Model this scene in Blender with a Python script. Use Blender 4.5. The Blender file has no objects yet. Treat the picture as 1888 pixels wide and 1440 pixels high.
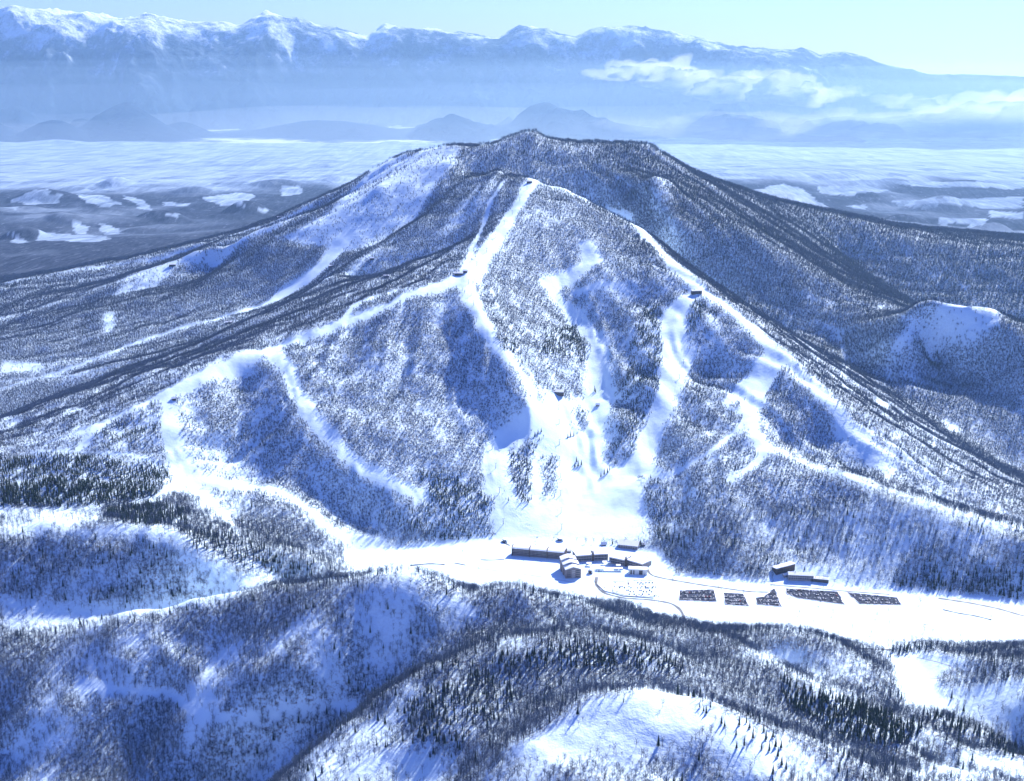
import bpy, bmesh, math, random
import numpy as np
from mathutils import Vector, Matrix

random.seed(7)
RNG = np.random.default_rng(11)
SC = bpy.context.scene
COL = SC.collection

# ------------------------------------------------------------------ camera
CAM_H = 845.0
PITCH = math.radians(14.5)
FPX = 2279.0                       # focal length in photograph pixels (1888 wide)
CX, CY = 944.0, 720.0
cam_data = bpy.data.cameras.new('camera')
cam_data.sensor_width = 36.0
cam_data.lens = 36.0 * FPX / 1888.0
cam_data.clip_start = 5.0
cam_data.clip_end = 150000.0
cam = bpy.data.objects.new('camera', cam_data)
cam.location = (0, 0, CAM_H)
cam.rotation_euler = (math.radians(90) - PITCH, 0, 0)
COL.objects.link(cam)
SC.camera = cam

# ------------------------------------------------------------------ light
SUN_EL = math.radians(36.5)
SUN_AZ = math.radians(32.0)        # clockwise from +Y (view direction) towards +X
world = bpy.data.worlds.new('World')
SC.world = world
world.use_nodes = True
wn = world.node_tree.nodes
wl = world.node_tree.links
for n in list(wn):
    wn.remove(n)
w_out = wn.new('ShaderNodeOutputWorld')
w_bg = wn.new('ShaderNodeBackground')
w_sky = wn.new('ShaderNodeTexSky')
w_sky.sky_type = 'NISHITA'
w_sky.sun_disc = False
w_sky.sun_elevation = SUN_EL
w_sky.sun_rotation = SUN_AZ
w_sky.altitude = 1700
w_sky.air_density = 1.7
w_sky.dust_density = 0.0
w_sky.ozone_density = 7.0
w_bg.inputs['Strength'].default_value = 0.094
w_tint = wn.new('ShaderNodeMix')                     # cold blue cast of the slide film, the same over the whole sky
w_tint.data_type = 'RGBA'; w_tint.blend_type = 'MULTIPLY'; w_tint.inputs[0].default_value = 1.0
w_tint.inputs[7].default_value = (0.43, 0.445, 0.93, 1)
wl.new(w_sky.outputs['Color'], w_tint.inputs[6])
wl.new(w_tint.outputs[2], w_bg.inputs['Color'])
wl.new(w_bg.outputs['Background'], w_out.inputs['Surface'])

sun_data = bpy.data.lights.new('sun', 'SUN')
sun_data.energy = 4.2
sun_data.angle = math.radians(0.53)
sun_data.color = (1.0, 0.985, 0.965)
sun = bpy.data.objects.new('sun', sun_data)
sun_dir = Vector((math.cos(SUN_EL) * math.sin(SUN_AZ), math.cos(SUN_EL) * math.cos(SUN_AZ), math.sin(SUN_EL)))
sun.rotation_euler = sun_dir.to_track_quat('Z', 'Y').to_euler()
sun.location = (0, 3000, 3000)
COL.objects.link(sun)

vs = SC.view_settings
vs.view_transform = 'Standard'
vs.look = 'None'
vs.exposure = 1.12
vs.gamma = 1.0
vs.use_curve_mapping = False
SC.cycles.use_denoising = True
SC.cycles.max_bounces = 5
SC.cycles.diffuse_bounces = 2
SC.cycles.glossy_bounces = 1
SC.cycles.volume_bounces = 1
SC.cycles.transparent_max_bounces = 6

# ------------------------------------------------------------------ pixel <-> place
CP, SP = math.cos(PITCH), math.sin(PITCH)
def ray(px, py):
    u = (px - CX) / FPX
    v = (CY - py) / FPX
    return np.array([u, CP + v * SP, -SP + v * CP])
def at_z(px, py, z):
    d = ray(px, py)
    t = (z - CAM_H) / d[2]
    return np.array([0, 0, CAM_H]) + d * t
def at_y(px, py, y):
    d = ray(px, py)
    return np.array([0, 0, CAM_H]) + d * (y / d[1])
def project(x, y, z):
    dz = z - CAM_H
    depth = y * CP - dz * SP
    up = y * SP + dz * CP
    return CX + FPX * x / depth, CY - FPX * up / depth

# ------------------------------------------------------------------ noise
def _hash(ix, iy, seed):
    h = (ix.astype(np.int64) * 374761393 + iy.astype(np.int64) * 668265263 + seed * 974711) & 0xFFFFFFFF
    h = ((h ^ (h >> 13)) * 1274126177) & 0xFFFFFFFF
    h = h ^ (h >> 16)
    return (h & 0xFFFFFF).astype(np.float32) / float(0xFFFFFF)
def vnoise(x, y, seed=0):
    xf = np.floor(x); yf = np.floor(y)
    ix = xf.astype(np.int64); iy = yf.astype(np.int64)
    fx = (x - xf).astype(np.float32); fy = (y - yf).astype(np.float32)
    fx = fx * fx * fx * (fx * (fx * 6 - 15) + 10)
    fy = fy * fy * fy * (fy * (fy * 6 - 15) + 10)
    a = _hash(ix, iy, seed); b = _hash(ix + 1, iy, seed)
    c = _hash(ix, iy + 1, seed); d = _hash(ix + 1, iy + 1, seed)
    return (a + (b - a) * fx) * (1 - fy) + (c + (d - c) * fx) * fy
def fbm(x, y, scale, octaves=4, seed=0, gain=0.5):
    s = np.zeros(np.shape(x), np.float32); amp = 1.0; tot = 0.0
    fx = np.asarray(x) / scale; fy = np.asarray(y) / scale
    for o in range(octaves):
        ca, sa = math.cos(o * 1.1), math.sin(o * 1.1)
        s += amp * (vnoise(fx * ca - fy * sa + 17.3 * o, fx * sa + fy * ca - 9.1 * o, seed + o * 31) - 0.5)
        tot += amp; amp *= gain; fx = fx * 2.03; fy = fy * 2.03
    return s / tot * 2.0
def ridged(x, y, scale, octaves=4, seed=0, gain=0.5):
    s = np.zeros(np.shape(x), np.float32); amp = 1.0; tot = 0.0
    fx = np.asarray(x) / scale; fy = np.asarray(y) / scale
    for o in range(octaves):
        ca, sa = math.cos(o * 0.9 + .4), math.sin(o * 0.9 + .4)
        n = vnoise(fx * ca - fy * sa + 7.3 * o, fx * sa + fy * ca - 3.1 * o, seed + o * 57)
        s += amp * (1 - np.abs(2 * n - 1)) ** 1.5
        tot += amp; amp *= gain; fx = fx * 2.07; fy = fy * 2.07
    return s / tot
def sstep(a, b, x):
    t = np.clip((x - a) / (b - a), 0, 1)
    return t * t * (3 - 2 * t)

# ------------------------------------------------------------------ landform control lines: (px, py, height in metres above the valley floor)
LINES = [
 # ridge of the front summit falling to the left with the ski run on it
 [(925,318,524),(985,333,516),(940,400,448),(900,460,395),(860,505,366),(720,560,320),(620,600,281),(520,635,251),(410,680,226),(310,725,201),(180,790,160),(90,825,136),(0,850,121),(-200,900,95),(-500,960,70)],
 # ridge of the front summit falling to the right
 [(985,333,516),(1040,352,487),(1100,380,455),(1180,420,410),(1250,500,340),(1310,540,305),(1360,580,270),(1420,640,228),(1440,660,215)],
 [(1440,660,215),(1420,690,190),(1380,740,157),(1388,800,127),(1410,830,112),(1500,860,106),(1600,895,99),(1700,930,91),(1800,962,78),(1888,985,66),(2100,1050,40)],
 [(1440,660,215),(1500,712,190),(1560,780,151),(1630,860,103),(1700,905,70)],
 [(1440,785,138),(1560,852,98),(1700,912,62),(1888,972,40)],
 # valley behind the right ridge
 [(1540,640,76),(1640,720,22),(1760,790,-34),(1888,870,-88),(2100,960,-120)],
 # rear summit and its ridges
 [(840,268,590),(870,274,575),(900,275,571),(940,256,612),(980,243,634),(1020,257,605),(1060,265,591),(1120,267,588),(1190,268,588),(1260,320,500),(1320,380,415),(1400,440,332),(1480,500,247),(1560,550,182),(1640,580,150),(1720,605,112)],
 [(1260,320,500),(1330,345,442),(1400,365,382),(1480,385,332),(1550,400,300),(1600,410,281),(1680,445,222),(1700,452,211),(1888,457,200),(2200,465,180)],
 [(1560,480,165),(1700,570,36),(1888,640,-45),(2100,700,-80)],
 [(1215,330,500),(1228,380,428),(1240,420,375)],
 [(1640,640,110),(1700,580,188),(1760,558,215),(1830,570,200),(1888,630,140),(2050,690,110)],
 [(1690,670,45),(1800,700,40),(1888,740,20)],
 # saddle and left peak
 [(912,315,527),(837,367,452),(730,437,348),(674,475,303),(600,515,265),(520,560,215),(440,600,165)],
 [(900,400,425),(820,480,318),(700,507,268),(600,542,213),(480,592,160),(400,620,130),(200,690,50),(0,770,-40),(-300,860,-100)],
 [(560,530,198),(480,560,150),(330,605,100),(180,655,50),(0,695,0),(-300,760,-60)],
 [(840,268,590),(790,280,560),(720,295,518),(650,340,430),(570,380,350),(480,420,270),(300,470,170),(150,495,110),(0,525,50),(-300,580,-60)],
 [(690,340,445),(600,385,368),(510,412,328),(310,485,190),(190,530,120),(0,590,30),(-300,660,-60)],
 [(822,300,541),(800,340,478),(776,405,384),(700,450,312),(640,462,288)],
 [(760,290,534),(700,345,462),(640,400,372)],
 [(560,425,275),(505,440,255),(430,480,192),(330,530,140)],
 [(400,455,195),(250,505,118),(0,570,22)],
 # left face of the front mountain: spurs and gullies between
 [(470,655,240),(527,745,181),(602,848,114),(722,915,64),(835,962,27)],
 [(440,700,195),(452,770,155),(535,885,82),(668,958,30)],
 [(310,728,199),(325,800,151),(345,885,86)],
 [(430,850,94),(470,900,72)],
 [(860,505,366),(870,560,326),(924,660,246),(966,740,177),(950,790,128)],
 [(825,555,322),(840,660,234),(855,760,154),(876,860,90),(895,940,35)],
 # bowl: gully, spur, gully
 [(1085,450,386),(1050,500,330),(1020,530,300),(1045,590,238),(1078,650,189),(1092,740,118),(1050,850,58),(1060,950,16)],
 [(1180,430,400),(1178,520,320),(1204,560,281),(1218,660,200),(1190,760,126),(1150,850,63)],
 [(1240,540,300),(1280,600,253),(1290,700,161),(1250,780,111),(1190,870,54),(1180,950,15)],
 [(1340,745,150),(1280,810,104),(1215,880,58)],
 [(1405,840,112),(1340,890,86),(1320,960,58),(1320,1020,24)],
 [(1250,910,48),(1240,960,26)],
 [(1560,900,90),(1540,980,48),(1520,1030,22)],
 [(1480,930,66),(1460,1000,28)],
 # foot of the mountain
 [(640,1012,3),(700,1015,0),(800,1007,0),(900,995,1),(960,990,2),(1040,1000,2),(1150,1000,3),(1215,1015,2),(1250,1060,0),(1400,1072,0),(1650,1088,0),(1888,1112,0),(2200,1140,0)],
 # valley floor
 [(650,1040,0),(800,1035,0),(1000,1060,0),(1200,1090,0),(1400,1120,0),(1650,1140,0),(1888,1160,0),(2200,1170,0)],
 [(1260,1152,0),(1400,1160,0),(1600,1188,0),(1888,1188,0)],
 [(760,1052,0),(900,1068,0),(1100,1105,0)],
 # left hills in front of the mountain
 [(0,1000,100),(90,980,110),(200,975,112),(320,985,110),(350,1008,92),(380,1040,70),(430,1066,42),(480,1085,25)],
 [(-300,1000,90),(0,1000,100)],
 [(0,945,96),(150,940,97),(260,940,96)],
 [(0,1140,20),(120,1136,17),(250,1135,15),(380,1112,12),(470,1100,12)],
 [(-300,1150,20),(0,1140,20)],
 [(330,965,98),(420,1000,76),(540,1030,41),(620,1050,12)],
 [(520,1068,14),(600,1062,6)],
 [(350,905,84),(440,905,80),(520,910,75),(590,960,50),(645,1010,9)],
 [(400,950,76),(480,990,50),(560,1015,26)],
 # foreground ridges
 [(150,1162,22),(250,1140,40),(400,1100,75),(560,1075,110),(700,1060,130),(760,1060,130),(850,1088,106),(950,1095,104),(1020,1100,100),(1100,1130,85),(1180,1160,70),(1260,1172,64),(1340,1200,60),(1450,1250,55),(1560,1300,50),(1700,1345,40),(1888,1405,25)],
 [(0,1210,4),(0,1300,-40),(0,1440,-88)], [(-300,1250,-20),(-300,1440,-110)],
 [(200,1220,20),(200,1320,-16),(200,1430,-62)],
 [(420,1190,46),(360,1260,20),(330,1340,-12)],
 [(620,1150,84),(560,1230,50),(430,1330,0),(330,1410,-45)],
 [(300,1300,-10),(250,1370,-44)],
 [(345,1174,47),(230,1238,22),(100,1300,-14),(0,1345,-44)],
 [(120,1240,2),(40,1280,-24)],
 [(850,1180,64),(740,1245,28),(640,1310,-4),(560,1370,-36),(480,1420,-64),(400,1500,-95)],
 [(560,1400,2),(640,1335,32),(740,1262,68),(850,1212,96),(1000,1185,115),(1100,1180,115),(1200,1190,105),(1300,1230,95),(1400,1290,80),(1500,1350,65),(1600,1375,54),(1750,1420,35)],
 [(960,1150,84),(1100,1155,74),(1250,1192,56)],
 [(860,1440,108),(930,1390,130),(1000,1340,150),(1090,1290,170),(1190,1272,180),(1280,1290,170),(1380,1330,150),(1500,1385,128),(1600,1430,105),(1750,1500,80)],
 [(900,1330,92),(1100,1272,100),(1300,1300,92),(1450,1372,76)],
 [(1190,1440,152),(1000,1440,138),(1400,1440,138)], [(1190,1600,110),(900,1600,90),(1500,1600,90)],
 [(600,1440,36),(720,1385,62),(790,1368,72)], [(820,1400,66),(760,1440,44)],
 [(1380,1195,36),(1450,1172,46),(1540,1178,46),(1600,1215,30),(1640,1290,12)],
 [(1430,1205,22),(1480,1240,20),(1560,1275,22)],
 [(1700,1235,0),(1680,1290,0),(1690,1330,4)],
 [(1740,1200,18),(1888,1195,55),(2100,1190,110)],
 [(1760,1290,6),(1888,1380,22)], [(1830,1250,38),(1888,1300,62),(2050,1320,110)],
 [(1710,1315,26),(1800,1355,28),(1888,1395,30)],
 [(1790,1395,8),(1888,1415,12)],
]
ANCHORS = [  # hidden or off-frame ground: (x, y, z)
 (40,4130,440),(170,4030,335),(310,3920,265),(460,3800,210),(620,3650,140),(780,3520,104),(-120,4250,490),
 (0,1850,0),(-150,1900,0),(250,1800,0),(-300,1950,0),(-500,1790,12),(450,1740,0),
 (-2600,2000,60),(-2600,3000,-60),(-2600,4500,-120),(2600,2000,-10),(2600,3000,-60),(2600,4500,100),(2600,1400,60),(-2600,1300,-20),
 (0,700,60),(900,800,60),(-900,800,20),(-2000,800,0),(2000,800,80),
 (0,5600,300),(600,5600,250),(-700,5600,170),(-1500,5600,-40),(1500,5700,80),(2600,5700,60),(-3500,5600,-120),(3800,5600,40),(-4000,2500,-60),(4000,2500,-20),
]
FAR = [  # (px, py, z) ground behind the mountain
 (-300,480,-60),(0,470,-20),(200,450,-40),(420,430,-20),(0,430,-90),(300,405,-110),(500,395,-90),(100,372,-130),(20,357,-170),(230,352,-210),(420,352,-230),(560,345,-230),(660,330,-230),(200,328,-235),(480,328,-270),
 (-300,360,-200),(100,312,-345),(400,312,-345),(700,300,-345),(100,290,-348),(400,285,-348),(700,285,-348),(0,265,-348),(300,268,-348),(600,270,-348),
 (1340,360,260),(1370,345,300),(1420,332,352),(1440,334,346),(1480,350,300),(1540,392,195),(1580,410,170),
 (1440,322,-170),(1560,322,-150),(1660,330,-180),(1800,345,-260),(1888,350,-260),(1500,345,-190),(1620,360,-200),(1750,380,-210),(1888,390,-200),(1650,395,-130),(1760,405,-90),(1850,420,-120),(1780,440,-40),(1888,440,-30),(2200,420,-100),
 (1300,300,-345),(1600,300,-345),(1888,300,-345),(1300,280,-348),(1600,280,-348),(1888,280,-348),(1100,280,-348),(900,280,-348),(2200,300,-345),
]
def densify(line, step):
    P = [at_z(*p) for p in line]
    out = [P[0]]
    for a, b in zip(P[:-1], P[1:]):
        n = max(1, int(math.ceil(np.linalg.norm((b - a)[:2]) / step)))
        for k in range(1, n + 1):
            out.append(a + (b - a) * k / n)
    return out
def kern(D2, eps, kl):
    if kl == 0:
        return -np.sqrt(D2 + eps * eps)
    return -kl * np.sqrt(D2) - 0.5 * np.log(D2 + eps * eps)
def rbf_fit(pts, lam, eps=0.0, kl=0):
    P = np.array(pts, np.float64)
    X = P[:, :2]; n = len(X)
    A = np.zeros((n + 3, n + 3))
    A[:n, :n] = kern(((X[:, None] - X[None]) ** 2).sum(-1), eps, kl) + np.eye(n) * lam
    A[:n, n] = 1; A[:n, n + 1:] = X
    A[n, :n] = 1; A[n + 1:, :n] = X.T
    sol = np.linalg.solve(A, np.concatenate([P[:, 2], np.zeros(3)]))
    return X, sol, eps, kl
def rbf_eval(model, x, y):
    X, sol, eps, kl = model
    n = len(X); out = np.empty(x.shape, np.float64)
    xf = x.ravel(); yf = y.ravel(); o = out.ravel()
    w = sol[:n].astype(np.float32)
    X32 = X.astype(np.float32)
    for s in range(0, xf.size, 4096):
        a = xf[s:s + 4096].astype(np.float32); b = yf[s:s + 4096].astype(np.float32)
        D2 = (a[:, None] - X32[None, :, 0]) ** 2 + (b[:, None] - X32[None, :, 1]) ** 2
        o[s:s + 4096] = kern(D2, np.float32(eps), np.float32(kl) if kl else 0) @ w + sol[n] + sol[n + 1] * xf[s:s + 4096] + sol[n + 2] * yf[s:s + 4096]
    return o.reshape(x.shape)

ctrl = []
for L in LINES:
    ctrl += densify(L, 45.0)
ctrl += [np.array(a, float) for a in ANCHORS]
# drop near-duplicates so that crossings do not fight
keep = []
for p in ctrl:
    if all((p[0] - q[0]) ** 2 + (p[1] - q[1]) ** 2 > 18 ** 2 for q in keep):
        keep.append(p)
ctrl = np.array(keep); ctrl[:, :2] /= 1000.0
NEAR = rbf_fit(ctrl, 0.02, 0.022, 4.0)

# far ground in (bearing, log distance)
fpts = []
for p in FAR:
    q = at_z(*p)
    fpts.append((q[0] / q[1] * 3, math.log(q[1] / 1000.0), q[2]))
for th in (-.6, -.3, 0, .3, .6):
    for yy, zz in ((4.7, 150), (26, -348), (45, -348)):
        fpts.append((th * 3, math.log(yy), zz))
FARM = rbf_fit(fpts, 0.01, 0.05)

# silhouette of the far range (photograph pixels)
SIL = np.array([(-700,40),(-400,30),(-100,30),(0,15),(30,8),(70,18),(150,20),(230,30),(270,25),(330,38),(400,40),(440,45),(500,20),(540,28),(580,45),(640,55),(680,65),(710,45),(760,50),(850,58),(920,68),(960,47),(1010,55),(1060,62),(1100,52),(1165,45),(1210,55),(1260,65),(1300,72),(1360,85),(1440,92),(1475,88),(1510,102),(1555,95),(1600,108),(1650,122),(1720,136),(1888,142),(2200,140),(2600,130)], float)
R_CREST = 31000.0
def crest_z(px):
    py = np.interp(px, SIL[:, 0], SIL[:, 1])
    v = (CY - py) / FPX
    return CAM_H + (-SP + v * CP) / (CP + v * SP) * R_CREST

def h_far(x, y):
    q = np.maximum(y, 1.0)
    z = rbf_eval(FARM, x / q * 3, np.log(q / 1000.0))
    amp = sstep(5500, 8500, y) * (1 - sstep(11500, 13500, y))
    z = z + amp * (fbm(x, y, 1100, 5, 71) * 90 - 55)
    z = z + sstep(11500, 14000, y) * (fbm(x, y, 2500, 3, 5) * 6)
    px = CX + FPX * 1.033 * x / q
    # foothills before the range
    for (hx, hpy, hy, hw, hd) in ((90,213,22600,70,900),(225,196,23400,105,1300),(-60,205,23200,90,1200),(330,222,23900,60,900),(600,225,24500,170,1500),(830,232,25000,140,1500),(1040,215,25000,180,1700),(1500,235,25500,260,1800),(1800,230,25500,200,1800)):
        v = (CY - hpy) / FPX
        top = CAM_H + (-SP + v * CP) / (CP + v * SP) * hy
        g = np.exp(-((px - hx) / hw) ** 2 * 1.6 - ((y - hy) / hd) ** 2 * 1.3)
        z = np.maximum(z, -350 + (top + 350) * g * (1 + 0.35 * fbm(x, y, 900, 4, 91)))
    for (hx, hpy, hy, hw, hd) in ((200,327,12600,60,420),(70,350,10900,110,500),(340,342,11600,90,450),(500,328,12600,90,450),(620,326,13000,90,450),(90,392,8700,110,420),(280,384,9100,100,420),(440,374,9600,90,420),(20,420,7600,120,350),(240,418,7700,130,350),(1450,321,13200,90,500),(1590,320,13400,130,500),(1800,334,12600,110,500),(1690,392,8900,90,380),(1860,412,8100,100,380),(1600,352,11200,90,420),(1760,362,10500,100,420),(1780,436,7000,90,280)):
        v = (CY - hpy) / FPX
        top = CAM_H + (-SP + v * CP) / (CP + v * SP) * hy
        g = np.exp(-((px - hx) / hw) ** 2 * 1.3 - ((y - hy) / hd) ** 2 * 1.0)
        z = np.where(g > 0.01, np.maximum(z, -350 + (top + 350) * g * (1 + 0.18 * fbm(x, y, 500, 4, 92))), z)
    _w1 = fbm(x, y * 0.4, 4000, 3, 97) * 3500
    hills = np.clip(fbm(x, y, 2600, 5, 95) * 1200 - 230, 0, 900) * sstep(20500, 23500, y + _w1) * (1 - sstep(27000, 29500, y))
    z = np.maximum(z, -350 + hills)
    start = 25000 + fbm(px * 10, px * 0, 1500, 4, 96) * 4500
    e = np.clip((y - start) / (R_CREST - start), 0, 1)
    e = np.where(y > R_CREST, 1 - 0.75 * sstep(R_CREST, 42000, y), e)
    crest = crest_z(px) + 350
    rn = ridged(x, y, 5200, 6, 33, 0.55)
    shape = e * (0.42 + 0.58 * e) + (rn - 0.55) * 1.1 * np.sin(np.clip(e, 0, 1) * math.pi) ** 0.8
    near_crest = np.exp(-((y - R_CREST) / 1500.0) ** 2)
    z = np.where(y > 20000, np.maximum(z, -350 + crest * np.maximum(0, shape * (1 - near_crest) + near_crest * (0.985 + 0.10 * (ridged(x, y, 900, 5, 8) - 0.55)))), z)
    return z

GX0, GX1, GY0, GY1, GS = -4300.0, 4300.0, 600.0, 6700.0, 12.5
gx = np.arange(GX0, GX1 + 1, GS); gy = np.arange(GY0, GY1 + 1, GS)
GXX, GYY = np.meshgrid(gx, gy)
def blur(a, n=1):
    for _ in range(n):
        p = np.pad(a, 1, mode='edge')
        a = (p[:-2, 1:-1] + 2 * p[1:-1, 1:-1] + p[2:, 1:-1]) / 4
        p = np.pad(a, 1, mode='edge')
        a = (p[1:-1, :-2] + 2 * p[1:-1, 1:-1] + p[1:-1, 2:]) / 4
    return a
ZG = np.full(GXX.shape, 0.0)
_in = np.abs(GXX) < 0.52 * GYY + 350
ZG[_in] = rbf_eval(NEAR, GXX[_in] / 1000.0, GYY[_in] / 1000.0)
_cs = 8                             # far off to the sides a coarse evaluation is enough
_zc = rbf_eval(NEAR, GXX[::_cs, ::_cs] / 1000.0, GYY[::_cs, ::_cs] / 1000.0)
_iv = np.minimum(np.arange(len(gy)) / _cs, _zc.shape[0] - 1.001); _iu = np.minimum(np.arange(len(gx)) / _cs, _zc.shape[1] - 1.001)
_a = _iv.astype(int)[:, None]; _b = _iu.astype(int)[None]; _fa = (_iv - _iv.astype(int))[:, None]; _fb = (_iu - _iu.astype(int))[None]
_zi = (_zc[_a, _b] * (1 - _fb) + _zc[_a, _b + 1] * _fb) * (1 - _fa) + (_zc[_a + 1, _b] * (1 - _fb) + _zc[_a + 1, _b + 1] * _fb) * _fa
ZG = np.where(_in, ZG, _zi)
FLOORM = (np.abs(ZG) < 5) & (GYY > 1600) & (GYY < 2300) & (GXX > -650)
ZG = np.where(FLOORM, ZG * 0.4, ZG)
ZG = blur(ZG, 1)
# weathering: ravines that run down the two summits, and small relief on the foreground hills
_w = sstep(4, 30, ZG)
_dx, _dy = GXX - 70, GYY - 3800
_r = np.hypot(_dx, _dy) + 1
_phi = np.arctan2(_dx, -_dy) + 0.10 * fbm(GXX, GYY, 420, 3, 3)
def crease(u, v, seed):
    n = vnoise(u, v, seed)
    return 1 - np.abs(2 * n - 1)
_rav = 0.65 * crease(_phi * 8 + 40, _r / 1100 + 3, 21) + 0.35 * crease(_phi * 19 + 90, _r / 800, 22) - 0.5
_front = sstep(2050, 2300, GYY) * sstep(150, 700, _r)
_dx2, _dy2 = GXX - 100, GYY - 4750
_r2 = np.hypot(_dx2, _dy2) + 1
_phi2 = np.arctan2(_dx2, -_dy2) + 0.08 * fbm(GXX, GYY, 500, 3, 4)
_rav2 = 0.65 * crease(_phi2 * 6 + 11, _r2 / 1300 + 5, 23) + 0.35 * crease(_phi2 * 15 + 30, _r2 / 900, 24) - 0.5
_back = sstep(3300, 3900, GYY) * sstep(60, 600, _r2)
ZG += _w * (20.0 * _rav * _front * (1 - _back) + 19.0 * _rav2 * _back)
_fg = 1 - sstep(1850, 2100, GYY)
_d = (GXX * 0.55 - GYY * 0.83)
_q = (GXX * 0.83 + GYY * 0.55)
ZG += _w * _fg * (15.0 * (crease(_q / 150, _d / 520, 41) - 0.5) + 8.0 * (crease(_q / 64, _d / 260, 42) - 0.5))
_rav3 = crease(_phi * 34 + 7, _r / 420, 27) - 0.5
_rav4 = crease(_phi2 * 30 + 7, _r2 / 600, 28) - 0.5
ZG += _w * (12.0 * (1 - 0.75 * sstep(-150, -500, GXX) * sstep(2500, 2900, GYY)) * _rav3 * _front * (1 - _back) * sstep(300, 900, _r) + 6.0 * _rav4 * _back * sstep(200, 700, _r2))
ZG += _w * (fbm(GXX, GYY, 170, 3, 9) * 8.0 + fbm(GXX, GYY, 75, 2, 19) * 5.5)
_bl = sstep(5300, 6500, GYY)
ZG = np.where(_bl > 0, ZG * (1 - _bl) + h_far(GXX, GYY) * _bl, ZG)
# levelled snow on the prepared valley floor keeps a slight roll
ZG += (1 - _w) * fbm(GXX, GYY, 120, 2, 14) * 0.5
# the ground drops away past the sides of the frame as the hills do in it
ZG = ZG.astype(np.float64)

def grid_at(G, x, y):
    u = np.clip((np.asarray(x, float) - GX0) / GS, 0, len(gx) - 1.001)
    v = np.clip((np.asarray(y, float) - GY0) / GS, 0, len(gy) - 1.001)
    iu = u.astype(int); iv = v.astype(int); fu = u - iu; fv = v - iv
    return (G[iv, iu] * (1 - fu) + G[iv, iu + 1] * fu) * (1 - fv) + (G[iv + 1, iu] * (1 - fu) + G[iv + 1, iu + 1] * fu) * fv
def height(x, y):
    """height of the ground near the camera (y < 6500)"""
    z = grid_at(ZG, x, y)
    w = sstep(4, 25, z)
    return z + w * fbm(x, y, 42, 3, 55) * 2.2
def ground_z(x, y):
    x = np.asarray(x, float); y = np.asarray(y, float)
    zf = np.where(y > 6400, h_far(x, y), 0.0) if np.any(y > 6400) else 0.0
    zn = height(x, y)
    t = sstep(6400, 6650, y)
    return zn * (1 - t) + zf * t
def on_ground(pts, y0=950.0, y1=6400.0):
    """pixels -> places on the ground, by walking down each line of sight"""
    P = np.array([p[:2] for p in pts], float)
    u = (P[:, 0] - CX) / FPX; v = (CY - P[:, 1]) / FPX
    dy = CP + v * SP; kx = u / dy; kz = (-SP + v * CP) / dy          # per metre of y
    ys = np.arange(y0, y1, 6.0)
    X = kx[:, None] * ys; Zr = CAM_H + kz[:, None] * ys
    hit = grid_at(ZG, X, np.broadcast_to(ys, X.shape)) >= Zr
    k = np.where(hit.any(1), hit.argmax(1), len(ys) - 1)
    ya = ys[np.maximum(k - 3, 0)]; yb = ys[np.minimum(k + 1, len(ys) - 1)]
    for _ in range(9):
        ym = (ya + yb) / 2
        up = height(kx * ym, ym) >= CAM_H + kz * ym
        yb = np.where(up, ym, yb); ya = np.where(up, ya, ym)
    return np.stack([kx * yb, yb, CAM_H + kz * yb], -1)

# ------------------------------------------------------------------ where the wood stands and where it is open snow
MS = 6.0                                            # mask cell, metres
mx = np.arange(-2700, 2700 + 1, MS); my = np.arange(900, 6000 + 1, MS)
MXX, MYY = np.meshgrid(mx, my)
def mask_at(M, x, y):
    iu = np.clip(((np.asarray(x) - mx[0]) / MS + 0.5).astype(int), 0, len(mx) - 1)
    iv = np.clip(((np.asarray(y) - my[0]) / MS + 0.5).astype(int), 0, len(my) - 1)
    return M[iv, iu]
def densify_px(pts, step, closed=False):
    out = []
    P = list(pts) + ([pts[0]] if closed else [])
    for a, b in zip(P[:-1], P[1:]):
        n = max(1, int(math.hypot(b[0] - a[0], b[1] - a[1]) / step))
        for k in range(n):
            out.append(tuple(a[i] + (b[i] - a[i]) * k / n for i in range(len(a))))
    if not closed: out.append(tuple(P[-1]))
    return out
_jx = fbm(MXX, MYY, 60, 3, 301) * 9; _jy = fbm(MXX, MYY, 60, 3, 302) * 9
def stroke(pts, soft=0.24):
    """closeness 0..1 to a band along a line of (px, py, width m)"""
    D = densify_px(pts, 14)
    G = on_ground([p[:2] for p in D])
    return band(G, np.array([p[2] for p in D]) * 0.5, soft)
def crest_band(line, w, dy=-12.0, soft=0.24):
    """band along a crest given as (px, py, height)"""
    G = np.array(densify(line, 40.0)); G[:, 1] += dy
    return band(G, np.full(len(G), w * 0.5), soft)
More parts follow.
